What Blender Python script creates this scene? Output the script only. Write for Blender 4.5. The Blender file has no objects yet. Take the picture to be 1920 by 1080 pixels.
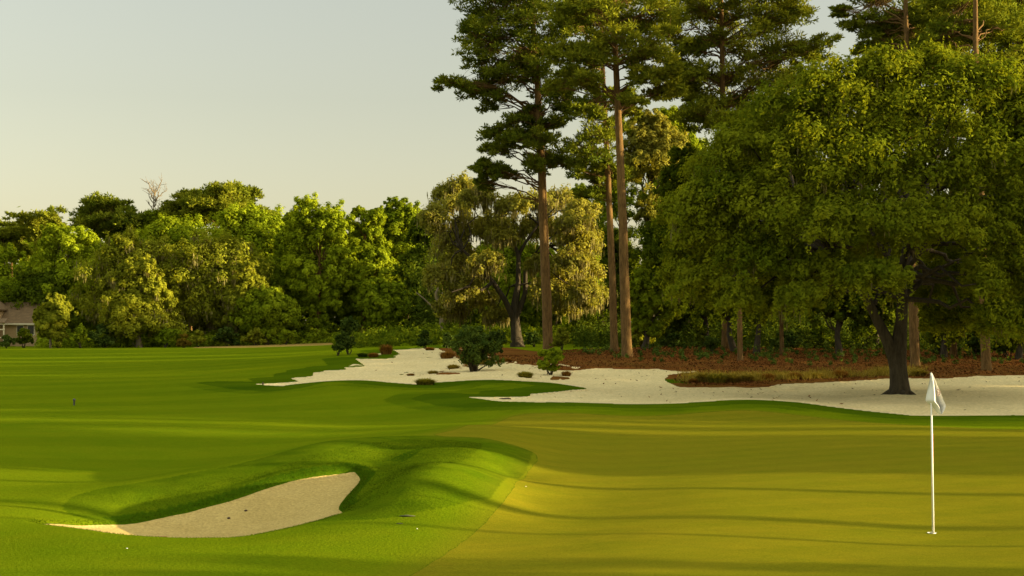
import bpy, math, random
import numpy as np

# ------------------------------------------------------------------ camera, world, sun
scene = bpy.context.scene
C = scene.collection
FP = 2637.0            # focal length in photo pixels (1920 wide)
CZ = 2.5               # camera height above the hole
HY = 630.0             # horizon row
cam_d = bpy.data.cameras.new("camera"); cam = bpy.data.objects.new("camera", cam_d); C.objects.link(cam)
cam.location = (0, 0, CZ); cam.rotation_euler = (math.radians(90), 0, 0)
cam_d.sensor_width = 36; cam_d.lens = FP / 1920 * 36
cam_d.shift_y = (HY - 540) / 1920
cam_d.clip_start = 0.1; cam_d.clip_end = 4000
scene.camera = cam

SUN_EL = math.radians(7.6)
SUN_BACK = math.radians(7)      # how far behind the image plane the sun stands, on the right
sd_ = np.array([math.cos(SUN_EL) * math.cos(SUN_BACK), -math.cos(SUN_EL) * math.sin(SUN_BACK), math.sin(SUN_EL)])
sun_d = bpy.data.lights.new("sun", 'SUN'); sun = bpy.data.objects.new("sun", sun_d); C.objects.link(sun)
sun_d.energy = 5.0; sun_d.angle = math.radians(0.6); sun_d.color = (1.0, 0.80, 0.45)
from mathutils import Vector
sun.rotation_euler = Vector(tuple(sd_)).to_track_quat('Z', 'Y').to_euler()

w = bpy.data.worlds.new("World"); scene.world = w; w.use_nodes = True
nt = w.node_tree; nt.nodes.clear()
out = nt.nodes.new('ShaderNodeOutputWorld'); bg = nt.nodes.new('ShaderNodeBackground')
sky = nt.nodes.new('ShaderNodeTexSky'); sky.sky_type = 'NISHITA'; sky.sun_disc = False
sky.sun_elevation = SUN_EL; sky.sun_rotation = math.atan2(sd_[0], sd_[1])
sky.air_density = 1.0; sky.dust_density = 1.6; sky.ozone_density = 1.0; sky.altitude = 50
hs = nt.nodes.new('ShaderNodeHueSaturation'); hs.inputs['Saturation'].default_value = 0.42
mx = nt.nodes.new('ShaderNodeMix'); mx.data_type = 'RGBA'; mx.blend_type = 'MULTIPLY'; mx.inputs[0].default_value = 1.0
mx.inputs[7].default_value = (1.0, 0.94, 0.76, 1)
nt.links.new(sky.outputs[0], hs.inputs['Color']); nt.links.new(hs.outputs[0], mx.inputs[6])
# unseen upper sky brightened as added fill light, dimmer towards the horizon
tc = nt.nodes.new('ShaderNodeTexCoord'); sp = nt.nodes.new('ShaderNodeSeparateXYZ'); nt.links.new(tc.outputs['Generated'], sp.inputs[0])
mr = nt.nodes.new('ShaderNodeValToRGB'); el = mr.color_ramp.elements; el[0].position = 0.0; el[0].color = (.330, .315, .295, 1); el[1].position = 0.65; el[1].color = (1, 1, .95, 1)
e2 = el.new(0.08); e2.color = (.330, .318, .300, 1); e2 = el.new(0.26); e2.color = (.352, .357, .372, 1)
nt.links.new(sp.outputs[2], mr.inputs[0])
m2 = nt.nodes.new('ShaderNodeMix'); m2.data_type = 'RGBA'; m2.blend_type = 'MULTIPLY'; m2.inputs[0].default_value = 1.0
nt.links.new(mx.outputs[2], m2.inputs[6]); nt.links.new(mr.outputs[0], m2.inputs[7])
m3 = nt.nodes.new('ShaderNodeVectorMath'); m3.operation = 'SCALE'; m3.inputs['Scale'].default_value = 2.9
nt.links.new(m2.outputs[2], m3.inputs[0]); nt.links.new(m3.outputs[0], bg.inputs[0]); bg.inputs[1].default_value = 0.10
nt.links.new(bg.outputs[0], out.inputs[0])
scene.view_settings.view_transform = 'Standard'; scene.view_settings.look = 'None'
scene.view_settings.exposure = 1.58; scene.view_settings.gamma = 1.0
scene.cycles.max_bounces = 6; scene.cycles.diffuse_bounces = 3; scene.cycles.transmission_bounces = 3
scene.cycles.transparent_max_bounces = 6

rng = np.random.default_rng(7)
random.seed(7)

# ------------------------------------------------------------------ mesh and material helpers
def tag(o, label=None, cat=None, group=None, kind=None):
    if label: o['label'] = label
    if cat: o['category'] = cat
    if group: o['group'] = group
    if kind: o['kind'] = kind
    return o

def mesh_np(name, V, F, k, tint=None, smooth=False):
    """V (n,3), F (m,k) uniform polygons."""
    me = bpy.data.meshes.new(name)
    V = np.ascontiguousarray(V, np.float32); F = np.ascontiguousarray(F, np.int32)
    me.vertices.add(len(V)); me.vertices.foreach_set('co', V.ravel())
    me.loops.add(F.size); me.loops.foreach_set('vertex_index', F.ravel())
    me.polygons.add(len(F)); me.polygons.foreach_set('loop_start', np.arange(0, F.size, k, dtype=np.int32))
    me.polygons.foreach_set('loop_total', np.full(len(F), k, np.int32))
    me.polygons.foreach_set('use_smooth', np.full(len(F), smooth, bool))
    if tint is not None:
        a = me.attributes.new('tint', 'FLOAT', 'FACE'); a.data.foreach_set('value', np.ascontiguousarray(tint, np.float32))
    me.update(calc_edges=True)
    return me

def link(name, me, mat, parent=None, loc=None):
    o = bpy.data.objects.new(name, me); C.objects.link(o)
    if mat is not None: me.materials.append(mat)
    if parent is not None: o.parent = parent
    if loc is not None: o.location = loc
    return o

def empty(name, loc):
    o = bpy.data.objects.new(name, None); C.objects.link(o); o.location = tuple(float(a) for a in loc)
    o.empty_display_size = 0.3
    return o

class MB:
    """collects polygons for one mesh"""
    def __init__(s): s.v = []; s.f = []
    def add(s, vs, fs):
        b = len(s.v); s.v += [tuple(map(float, v)) for v in vs]; s.f += [tuple(b + i for i in f) for f in fs]
    def box(s, c, d, rz=0):
        cx, cy, cz = c; hx, hy, hz = d[0] / 2, d[1] / 2, d[2] / 2; cs, sn = math.cos(rz), math.sin(rz)
        vs = [(cx + x * hx * cs - y * hy * sn, cy + x * hx * sn + y * hy * cs, cz + z * hz) for z in (-1, 1) for x, y in ((-1, -1), (1, -1), (1, 1), (-1, 1))]
        s.add(vs, [(3, 2, 1, 0), (4, 5, 6, 7), (0, 1, 5, 4), (1, 2, 6, 5), (2, 3, 7, 6), (3, 0, 4, 7)])
    def tube(s, pts, rad, n=8, cap=True, wob=0.0, r=None):
        pts = [np.array(p, float) for p in pts]; b = len(s.v); m = len(pts)
        up = np.array([0.13, 0.31, 0.94])
        for i, p in enumerate(pts):
            t = pts[min(i + 1, m - 1)] - pts[max(i - 1, 0)]; t = t / (np.linalg.norm(t) + 1e-9)
            if abs(t @ up) > 0.9: a = np.cross(t, [1, 0.2, 0])
            else: a = np.cross(t, up)
            a = np.cross(t, [1.0, 0.05, 0.02]) if abs(t[0]) < 0.8 else np.cross(t, [0, 0.1, 1.0])
            a /= np.linalg.norm(a); c = np.cross(t, a)
            for k in range(n):
                an = 2 * math.pi * k / n
                rr = rad[i] * (1 + (wob * math.sin(3 * an + i * 1.3) if wob else 0))
                s.v.append(tuple(p + rr * (math.cos(an) * a + math.sin(an) * c)))
        for i in range(m - 1):
            for k in range(n):
                s.f.append((b + i * n + k, b + i * n + (k + 1) % n, b + (i + 1) * n + (k + 1) % n, b + (i + 1) * n + k))
        if cap:
            s.f.append(tuple(b + k for k in range(n))[::-1]); s.f.append(tuple(b + (m - 1) * n + k for k in range(n)))
    def build(s, name, mat, parent=None, off=(0, 0, 0), smooth=False):
        me = bpy.data.meshes.new(name)
        vs = [(x - off[0], y - off[1], z - off[2]) for x, y, z in s.v]
        me.from_pydata(vs, [], s.f); me.update()
        if smooth: me.polygons.foreach_set('use_smooth', [True] * len(me.polygons))
        return link(name, me, mat, parent)

def mat_base(name):
    m = bpy.data.materials.new(name); m.use_nodes = True; n = m.node_tree; n.nodes.clear()
    o = n.nodes.new('ShaderNodeOutputMaterial'); return m, n, o

def N(n, t, **kw):
    x = n.nodes.new(t)
    for k, v in kw.items(): setattr(x, k, v)
    return x

def noise(n, scale, detail=4, rough=0.6, vec=None, dist=0.0):
    t = N(n, 'ShaderNodeTexNoise'); t.inputs['Scale'].default_value = scale; t.inputs['Detail'].default_value = detail
    t.inputs['Roughness'].default_value = rough; t.inputs['Distortion'].default_value = dist
    if vec is not None: n.links.new(vec, t.inputs['Vector'])
    return t.outputs['Fac']

def ramp(n, fac, stops):
    r = N(n, 'ShaderNodeValToRGB'); e = r.color_ramp.elements
    while len(e) > 1: e.remove(e[-1])
    e[0].position = stops[0][0]; e[0].color = (*stops[0][1], 1)
    for p, c in stops[1:]:
        x = e.new(p); x.color = (*c, 1)
    n.links.new(fac, r.inputs[0]); return r.outputs[0]

def mixc(n, fac, a, b, mode='MIX'):
    m = N(n, 'ShaderNodeMix', data_type='RGBA', blend_type=mode)
    for v, i in ((fac, 0), (a, 6), (b, 7)):
        if isinstance(v, (int, float)): m.inputs[i].default_value = v
        elif isinstance(v, tuple): m.inputs[i].default_value = (*v, 1)
        else: n.links.new(v, m.inputs[i])
    return m.outputs[2]

def pos(n, sx=1, sy=1, sz=1, rz=0.0):
    g = N(n, 'ShaderNodeNewGeometry'); m = N(n, 'ShaderNodeMapping'); m.inputs['Scale'].default_value = (sx, sy, sz)
    m.inputs['Rotation'].default_value = (0, 0, rz)
    n.links.new(g.outputs['Position'], m.inputs[0]); return m.outputs[0]

def leafmat(name, dark, light, trans=0.42, tcol=None):
    m, n, o = mat_base(name)
    at = N(n, 'ShaderNodeAttribute', attribute_name='tint')
    c = ramp(n, at.outputs['Fac'], [(0.0, dark), (1.0, light)])
    d = N(n, 'ShaderNodeBsdfDiffuse'); n.links.new(c, d.inputs[0])
    t = N(n, 'ShaderNodeBsdfTranslucent')
    c2 = mixc(n, 1.0, c, tcol or (1.25, 1.1, 0.45), 'MULTIPLY'); n.links.new(c2, t.inputs[0])
    x = N(n, 'ShaderNodeMixShader'); x.inputs[0].default_value = trans
    n.links.new(d.outputs[0], x.inputs[1]); n.links.new(t.outputs[0], x.inputs[2]); n.links.new(x.outputs[0], o.inputs[0])
    return m

def barkmat(name, a, b, sc=6, bump=0.6):
    m, n, o = mat_base(name); p = pos(n, 1, 1, 0.22)
    f = noise(n, sc, 6, 0.7, p, 0.4); c = ramp(n, f, [(0.3, a), (0.7, b)])
    s = N(n, 'ShaderNodeBsdfPrincipled'); s.inputs['Roughness'].default_value = 0.95; s.inputs['Specular IOR Level'].default_value = 0.1
    n.links.new(c, s.inputs['Base Color']); bp = N(n, 'ShaderNodeBump'); bp.inputs['Strength'].default_value = bump; bp.inputs['Distance'].default_value = 0.08
    n.links.new(f, bp.inputs['Height']); n.links.new(bp.outputs[0], s.inputs['Normal']); n.links.new(s.outputs[0], o.inputs[0])
    return m

def plain(name, col, rough=0.7, var=0.1, sc=4):
    m, n, o = mat_base(name); f = noise(n, sc, 4, 0.6, pos(n))
    c = ramp(n, f, [(0.3, tuple(x * (1 - var) for x in col)), (0.7, tuple(min(1, x * (1 + var)) for x in col))])
    s = N(n, 'ShaderNodeBsdfPrincipled'); s.inputs['Roughness'].default_value = rough; n.links.new(c, s.inputs['Base Color'])
    n.links.new(s.outputs[0], o.inputs[0]); return m

M = {}
M['bright'] = leafmat('leaf_bright', (0.17, 0.23, 0.009), (0.36, 0.43, 0.018))
M['mid'] = leafmat('leaf_mid', (0.135, 0.190, 0.008), (0.29, 0.35, 0.015))
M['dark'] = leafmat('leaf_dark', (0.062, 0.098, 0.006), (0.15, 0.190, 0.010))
M['olive'] = leafmat('leaf_olive', (0.155, 0.175, 0.012), (0.34, 0.35, 0.026))
M['oak'] = leafmat('leaf_oak', (0.105, 0.142, 0.007), (0.25, 0.275, 0.014))
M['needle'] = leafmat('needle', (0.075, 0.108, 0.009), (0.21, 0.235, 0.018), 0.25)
M['needle_pale'] = leafmat('needle_warm', (0.10, 0.130, 0.010), (0.28, 0.290, 0.022), 0.25)  # paler, yellower needles for some of the pines
M['gold'] = leafmat('leaf_gold', (0.16, 0.165, 0.022), (0.36, 0.335, 0.050))
M['moss'] = leafmat('moss', (0.14, 0.125, 0.038), (0.28, 0.24, 0.08), 0.3, (1, 0.9, 0.6))
M['rust'] = leafmat('leaf_rust', (0.12, 0.085, 0.010), (0.24, 0.17, 0.018), 0.3)
M['shrub'] = leafmat('leaf_shrub', (0.040, 0.070, 0.012), (0.10, 0.140, 0.020), 0.25)
M['shade'] = leafmat('shade_leaf', (0.028, 0.048, 0.005), (0.085, 0.110, 0.010), 0.25)  # leaf colour darkened so the shade of the deep wood is painted in
M['wire'] = leafmat('wiregrass', (0.16, 0.125, 0.02), (0.40, 0.31, 0.06), 0.4)
M['wire_green'] = leafmat('wiregrass_green', (0.14, 0.14, 0.018), (0.36, 0.31, 0.05), 0.4)
M['wire_rust'] = leafmat('wiregrass_rust', (0.16, 0.075, 0.018), (0.34, 0.18, 0.045), 0.4)
M['pinebark'] = barkmat('pine_bark', (0.065, 0.036, 0.013), (0.23, 0.135, 0.045), 9)
M['oakbark'] = barkmat('oak_bark', (0.030, 0.024, 0.015), (0.085, 0.068, 0.042), 8)
M['greybark'] = barkmat('grey_bark', (0.12, 0.09, 0.05), (0.26, 0.20, 0.12), 7)

# ------------------------------------------------------------------ terrain
# (photo column, photo row, distance): places read off the photograph
CP = [
 # foreground
 (-400,1080,14.3),(0,1080,14.3),(200,1080,14.2),(400,1080,14.2),(600,1080,14.4),(800,1080,14.7),(1100,1080,14.65),(1400,1080,14.65),(1700,1080,14.65),(2000,1080,14.65),(2400,1080,14.65),
 (0,1020,16.6),(200,1035,15.9),(420,1040,15.7),(620,1020,16.6),(780,1000,17.5),
 (-350,970,18.8),(0,975,18.5),(80,981,18.5),
 # near lip of the small bunker
 (150,994,17.7),(230,1004,17.4),(330,1010,17.3),(440,1009,17.4),(540,991,18.2),(610,973,19.0),(665,956,19.9),
 # bunker floor
 (150,986,19.3),(250,989,20.3),(380,992,20.8),(480,977,21.1),(300,976,21.1),(400,957,21.5),(560,945,21.7),(500,928,22.1),(620,925,22.0),(600,905,22.7),(655,905,22.7),(650,888,23.3),
 # back edge and turfed face
 (280,968,21.3),(400,939,22.0),(500,908,22.7),(590,885,23.3),(668,876,23.8),
 (120,950,20.6),(200,934,21.6),(300,918,22.4),(400,901,22.9),(500,877,23.7),(600,852,24.7),(690,828,26.8),(790,813,30.6),(900,797,33.5),
 # swale behind
 (0,920,22.5),(200,905,23.9),(300,885,26.0),(400,872,28.0),(500,855,30.0),(600,838,32.3),(700,818,35.5),(800,803,38.0),
 # finger and its notch
 (695,880,24.1),(715,862,25.3),(745,843,27.0),
 (655,941,21.1),(670,915,22.1),(690,893,23.1),(720,866,24.6),(762,842,26.4),(800,831,27.8),(850,829,28.7),(950,832,28.8),
 (680,943,19.9),(700,930,20.0),(730,915,20.0),(760,900,20.1),(795,884,20.7),(830,868,21.9),(900,849,25.6),(960,846,27.6),(1025,900,24.2),(1035,870,27.2),(1010,935,21.5),(1060,845,30.3),
 (750,950,19.2),(850,905,20.4),(910,880,23.5),(850,970,18.8),(960,895,24.6),
 # green
 (1010,862,27.6),(1000,940,21.3),(1200,1000,17.8),(1300,920,22.7),(1500,870,27.5),(1750,1000,18.7),(1900,900,24.4),(1200,830,33),(1500,820,34.7),(1750,820,34.5),(1000,800,38.2),(1200,785,42.0),(1400,780,43.0),(1700,800,38.5),(2200,820,34.7),(2200,900,24.4),
 (1000,762,45),(1100,760,46),(1200,763,46),(1300,760,46.3),(1400,753,46.5),(1480,757,46.5),(1550,768,45.5),(1640,778,44.5),(1700,784,43.5),(1920,783,43.5),(2200,783,43.5),
 # left fairway
 (0,860,28.6),(0,800,38.8),(150,830,33.5),(300,800,39.5),(500,790,42.0),(650,790,43.0),(0,740,57),(250,740,58),(500,745,54.5),(700,760,49.5),(850,775,45),
 (0,700,84),(250,700,82),(400,717,66),(480,727,60.5),(560,724,59.5),(633,715,60.0),(700,719,58.5),(800,726,57.0),(850,718,59.5),(900,715,60.2),(980,717,59.5),(1050,725,57.5),
 (750,742,52.5),(600,740,54),(830,743,52.0),(945,740,53.5),(900,749,49.5),(1000,745,51.5),
 # waste bunker
 (500,719,64.5),(600,713,66.5),(640,704,69.5),(640,686,78),(560,697,73.5),(500,702,74),(750,712,64),(800,715,62.5),(700,690,75.5),(800,690,75.5),(900,700,68.5),(700,670,88),(760,655,101),(900,682,76.5),(1000,700,68),
 (1000,685,73.5),(1100,720,62),(1100,740,54.5),(1200,740,55),(1300,725,60),(1400,735,56.5),(1500,730,58.5),(1550,750,52),(1685,735,55),(1800,755,50.5),(1800,730,57),(1920,755,50.5),(1100,690,72),(1250,690,72.5),(1350,722,61),
 # straw bank
 (1172,668,80),(1300,694,71),(1500,713,64.5),(1700,704,68),(1900,702,68.5),(1250,668,83),(1400,680,78),(1600,680,79),(1800,680,79),(1500,660,95),(1750,662,95),(1250,652,98),(1028,657,94),(970,650,120),
 (2300,700,69),(2300,670,90),(2300,755,50.5),
 # far
 (0,672,130),(300,668,130),(550,668,118),(620,655,132),(0,651,195),(200,651,195),(400,649,195),(600,643,195),(780,634,230),(700,645,160),(850,640,150),(1000,641,170),(1300,642,170),(1700,642,170),(2200,642,170),(-400,651,195),(-400,700,84),(-400,800,39),
 (-400,636,420),(400,636,420),(1000,636,420),(1700,636,420),(2300,636,420),
]
def sub(pl, k=3):
    o = []
    for a, b in zip(pl[:-1], pl[1:]):
        for t in range(1, k): o.append(tuple(np.array(a) + (np.array(b) - np.array(a)) * t / k))
    return o
for pl in ([(120,950,20.6),(200,934,21.6),(300,918,22.4),(400,901,22.9),(500,877,23.7),(600,852,24.7),(690,828,26.8),(790,813,30.6)],
           [(280,968,21.3),(400,939,22.0),(500,908,22.7),(590,885,23.3),(668,876,23.8)],
           [(80,981,18.5),(150,994,17.7),(230,1004,17.4),(330,1010,17.3),(440,1009,17.4),(540,991,18.2),(610,973,19.0),(665,956,19.9)],
           [(0,920,22.5),(200,905,23.9),(300,885,26.0),(400,872,28.0),(500,855,30.0),(600,838,32.3),(700,818,35.5)]):
    CP += sub(pl)
cp = np.array(CP, float)
cu = (cp[:, 0] - 960) / FP; cv = np.log(cp[:, 2]); ct = (cp[:, 1] - HY) / FP
# values are interpolated as (height / distance) round a plain plane, so near and far carry alike
cval = ct - CZ / cp[:, 2]
KU = 1.7
def tps(r2): return np.where(r2 > 1e-12, r2 * np.log(r2 + 1e-12), 0)
A = np.stack([cu * KU, cv], 1)
K = tps(((A[:, None] - A[None]) ** 2).sum(-1)) + np.eye(len(A)) * 6e-4
P = np.c_[np.ones(len(A)), A]
L = np.block([[K, P], [P.T, np.zeros((3, 3))]])
sol = np.linalg.solve(L, np.r_[cval, 0, 0, 0])
Wt, Pt = sol[:len(A)], sol[len(A):]

def vnoise(x, y, seed=0):
    """cheap smooth value noise"""
    x = np.asarray(x, float); y = np.asarray(y, float)
    xi = np.floor(x).astype(np.int64); yi = np.floor(y).astype(np.int64); fx = x - xi; fy = y - yi
    fx = fx * fx * (3 - 2 * fx); fy = fy * fy * (3 - 2 * fy)
    def h(a, b):
        n = (a * 374761393 + b * 668265263 + seed * 1442695041) & 0xFFFFFFFF
        n = ((n ^ (n >> 13)) * 1274126177) & 0xFFFFFFFF
        return ((n ^ (n >> 16)) & 0xFFFF) / 65535.0
    a = h(xi, yi); b = h(xi + 1, yi); c = h(xi, yi + 1); d = h(xi + 1, yi + 1)
    return (a + (b - a) * fx) * (1 - fy) + (c + (d - c) * fx) * fy - 0.5

def Hbase(x, y):
    x = np.atleast_1d(np.asarray(x, float)); y = np.atleast_1d(np.asarray(y, float))
    x, y = np.broadcast_arrays(x, y); sh = x.shape; x = x.ravel(); y = y.ravel()
    Y = np.clip(y, 13.5, 420)
    u = np.clip(x / Y, -0.5, 0.5)
    out = np.zeros(len(x))
    for i in range(0, len(x), 60000):
        q = np.stack([u[i:i + 60000] * KU, np.log(Y[i:i + 60000])], 1)
        r2 = ((q[:, None] - A[None]) ** 2).sum(-1)
        val = tps(r2) @ Wt + Pt[0] + q @ Pt[1:]
        out[i:i + 60000] = -val * Y[i:i + 60000]
    out += 0.02 * vnoise(x * .35, y * .35, 3) * np.clip((Y - 13) / 30, 0, 1) + 0.12 * vnoise(x * .05, y * .05, 5) * np.clip((Y - 60) / 100, 0, 1)
    return out.reshape(sh)

def hit(px, py, ymin=13.6, ymax=400):
    """distance at which the ray through a photo point meets the ground"""
    Y = np.exp(np.linspace(math.log(ymin), math.log(ymax), 1500))
    d = (CZ - (py - HY) / FP * Y) - Hbase((px - 960) / FP * Y, Y)
    k = np.where(d <= 0)[0]
    i = k[0] if len(k) else int(np.argmin(d / Y))
    return ((px - 960) / FP * Y[i], Y[i])

def X(px, Y): return (px - 960) / FP * Y
def Z(py, Y): return CZ - (py - HY) / FP * Y
def G(x, y): return float(Hbase(x, y)[0])

def poly(pts, ymin=13.6):
    return np.array([hit(p[0], p[1], p[2] if len(p) > 2 else ymin) for p in pts])

def densify(P, step=0.25):
    """Catmull-Rom through a closed outline"""
    n = len(P); o = []
    for i in range(n):
        p0, p1, p2, p3 = P[i - 1], P[i], P[(i + 1) % n], P[(i + 2) % n]
        m = max(2, min(8, int(np.linalg.norm(p2 - p1) / step)))
        for t in np.linspace(0, 1, m, endpoint=False):
            o.append(0.5 * ((2 * p1) + (-p0 + p2) * t + (2 * p0 - 5 * p1 + 4 * p2 - p3) * t * t + (-p0 + 3 * p1 - 3 * p2 + p3) * t ** 3))
    return np.array(o)

def sdf(P, x, y):
    """signed distance, positive inside"""
    d2 = np.full(len(x), 1e18); ins = np.zeros(len(x), bool)
    n = len(P)
    for i in range(n):
        a = P[i]; b = P[(i + 1) % n]; e = b - a
        wx = x - a[0]; wy = y - a[1]; t = np.clip((wx * e[0] + wy * e[1]) / (e @ e + 1e-12), 0, 1)
        d2 = np.minimum(d2, (wx - e[0] * t) ** 2 + (wy - e[1] * t) ** 2)
        c = ((a[1] > y) != (b[1] > y))
        ins ^= c & (x < (b[0] - a[0]) * (y - a[1]) / ((b[1] - a[1]) + 1e-12) + a[0])
    return np.where(ins, 1, -1) * np.sqrt(d2)

def sdf_box(P, x, y, pad=2.5):
    lo = P.min(0) - pad; hi = P.max(0) + pad
    m = (x > lo[0]) & (x < hi[0]) & (y > lo[1]) & (y < hi[1])
    r = np.full(len(x), -pad); r[m] = sdf(P, x[m], y[m]); return r

near_px = [(60,979),(150,979),(220,978),(280,970),(350,956),(420,935),(480,915),(540,895),(590,885),(640,879),(668,876),(680,884),(687,893),(676,908),(660,926),(650,940),(648,948),(656,956),(630,966),(600,975),(540,990),(470,1004),(400,1009),(330,1009),(230,1003),(150,992)]
near_P = densify(poly(near_px))
waste_px = [(408,717,50),(478,727,50),(532,729,50),(580,719,50),(633,714,50),(690,717,50),(750,722,50),(800,725,50),(850,717,50),(900,714,50),(960,716,50),(1010,718,50),(1055,725,50),
 (1010,731),(975,735),(948,736),(944,742),(900,742),(840,741),(824,746),(870,755),(900,758),(1000,758),(1100,758),(1200,762),(1300,759),(1400,752),(1480,756),(1560,768),(1640,777),(1700,783),(1920,782),(2300,783),
 (2300,700,55),(1920,702,55),(1806,703,55),(1746,708,55),(1668,706,55),(1594,711,55),(1523,715,55),(1424,719,55),(1396,724,55),(1311,724,55),(1285,712,55),(1292,703,55),(1340,698,55),(1320,694,55),(1286,694,55),(1250,688,55),(1197,690,55),(1152,688,55),(1099,687,55),(1053,692,55),(1007,681,55),(969,678,55),(905,681,55),
 (880,665,55),(850,655,55),(832,648,55),(800,650,55),(785,654,55),(746,653,55),(696,656,55),(720,664,55),(711,671,55),(664,670,55),(633,671,55),(651,687,55),(606,687,55),(614,693,55),(571,692,55),(571,698,55),(550,698,55),(550,706,55),(503,709,55),(520,716,55),(493,718,55)]
waste_P = poly(waste_px)
isl_px = [[(768,704,50),(800,696,50),(850,694,50),(902,697,50),(902,702,50),(850,702,50),(800,703,50)],
          [(985,709,50),(1000,703,50),(1050,703,50),(1100,704,50),(1117,708,50),(1080,711,50),(1030,712,50)],
          [(800,670,50),(830,660,50),(880,655,50),(905,660,50),(880,668,50),(830,672,50),(810,674,50)],
          [(828,687,50),(850,682,50),(890,680,50),(925,684,50),(900,691,50),(850,690,50)],
          [(690,661,50),(725,655,50),(752,660,50),(740,671,50),(700,671,50)],
          [(925,688,50),(960,676,50),(1010,672,50),(1010,682,50),(980,684,50)]]
isl_P = [poly(p) for p in isl_px]
green_px = [(700,1130),(770,1080),(850,1030),(900,990),(950,935),(988,890),(1008,865),(1000,848),(960,834),(900,821),(815,816),(870,800),(950,785),(1050,775),(1200,781),(1400,770),(1600,790),(1760,800),(1920,806),(2400,810),(2400,1130)]
green_P = densify(poly(green_px, 12.0))
straw_px = [(905,690,50),(1000,700,50),(1100,705,50),(1270,715,50),(1300,738,50),(1420,740,50),(1600,730,50),(1760,720,50),(1920,712,50),(2400,712,50),(2400,648,60),(1700,650,60),(1300,650,60),(1080,656,60),(1000,668,60),(930,668,60),(880,690,50)]
straw_P = poly(straw_px)
lane_px = [(840,647,60),(960,646,60),(1060,650,60),(1140,652,60),(1140,648,60),(1000,643,60),(900,641,60)]

# grid: fine inside the view, coarse outside, one sheet to the horizon
wcol = np.r_[-np.geomspace(1.6, 0.39, 34)[:-1], np.linspace(-0.385, 0.385, 700), np.geomspace(0.39, 1.6, 34)[1:]]
wcol = np.unique(np.round(wcol, 6))
yrow = np.r_[np.linspace(-60, 2, 10), np.linspace(3, 13, 24)[:-1], np.exp(np.arange(math.log(13), math.log(125), 0.0048)), np.exp(np.linspace(math.log(125.5), math.log(2600), 90))]
YY, WW = np.meshgrid(yrow, wcol, indexing='ij')
XX = WW * (np.maximum(YY, 3) + 6)
gx, gy = XX.ravel(), YY.ravel()
gz = Hbase(gx, gy)
F_near = sdf_box(near_P, gx, gy)
wob = 0.35 * vnoise(gx * 1.1, gy * .5, 11) + 0.2 * vnoise(gx * 3.1, gy * 1.6, 12)
F_w = sdf_box(waste_P, gx, gy, 4)
F_i = np.full(len(gx), -4.0)
for p_ in isl_P: F_i = np.maximum(F_i, sdf_box(p_, gx, gy, 3) - 0.12)
backmask = np.clip((gy - 50) / 8, 0, 1)
F_waste = np.minimum(F_w + wob * backmask * np.clip(1.6 - np.abs(F_w), 0, 1) * np.where((gy < 66) | (gx < -9), .2, 1), -(F_i - .2 + wob * 1.1))
F_green = sdf_box(green_P, gx, gy) + 0.03 * vnoise(gx * 3, gy * 3, 9)
xs_P = poly([(762,707,50),(765,690,50),(800,655,55),(880,650,55),(1010,665,55),(1125,695,55),(1125,712,50),(985,713,50)])
F_straw = np.maximum(sdf_box(xs_P, gx, gy, 4), np.maximum(np.minimum(sdf_box(straw_P, gx, gy, 6) + wob * 2, 6), F_i - .2 + wob * 1.1))
rough_shade_P = poly([(250,974),(262,950),(285,936),(330,924),(420,903),(500,886),(600,853),(680,832),(760,824),(850,826),(905,832),(885,850),(845,868),(795,890),(745,915),(695,943),(668,957),(648,950),(655,930),(672,905),(687,893),(668,876),(590,885),(480,915),(400,939),(300,968)])  # rough grass outline that also paints shade on the bank and finger
F_rough_shade = np.clip(sdf_box(rough_shade_P, gx, gy, 2) / .7 + .5 + .35 * vnoise(gx * 4, gy * 4, 31), 0, 1)
F_rough_shade = np.maximum(F_rough_shade, np.clip((F_w + 1.8) / 1.8 + .7 * vnoise(gx * .8, gy * .8, 32), 0, 1) * np.clip((66 - gy) / 4, 0, 1) * .8)
F_rough_shade = np.maximum(F_rough_shade, np.clip((F_w + .6) / .4, 0, 1) * .7 * (gy > 40))
F_rough_shade = np.where((F_near > -.15) & (gy > 20.4), 1.0, F_rough_shade)
# bunkers: a small turf roll, a cut lip, then sand
sm = lambda a, b, v: np.clip((v - a) / (b - a), 0, 1) ** 2 * (3 - 2 * np.clip((v - a) / (b - a), 0, 1))
far_lip = np.clip((gy - 20.5) / 3, 0.25, 1)
gz += 0.045 * np.exp(-((F_near + 0.16) / 0.16) ** 2) * (F_near < 0.2) * far_lip
gz -= (0.09 * far_lip + .015) * sm(-0.03, 0.20, F_near)
gz += 0.012 * np.exp(-((F_w + 0.3) / 0.3) ** 2) * (gy < 85)
gz -= 0.08 * sm(0.0, 0.3, F_waste) * np.clip(F_w / 1.6, .12, 1)
fine = 0.012 * vnoise(gx * 2.2, gy * 2.2, 21) + 0.007 * vnoise(gx * 7, gy * 7, 22)
gz += np.where(F_near > 0.1, fine, 0) + np.where(F_waste > 0.2, fine * 3 + 0.10 * vnoise(gx * .5, gy * .7, 23), 0)
gz += np.where(F_straw > 0, 0.05 * vnoise(gx * 1.5, gy * 1.5, 24) * np.clip(F_straw, 0, 1), 0)
V = np.stack([gx, gy, gz], 1)
nr, nc = YY.shape
idx = np.arange(nr * nc).reshape(nr, nc)
Q = np.stack([idx[:-1, :-1], idx[:-1, 1:], idx[1:, 1:], idx[1:, :-1]], -1).reshape(-1, 4)

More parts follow.
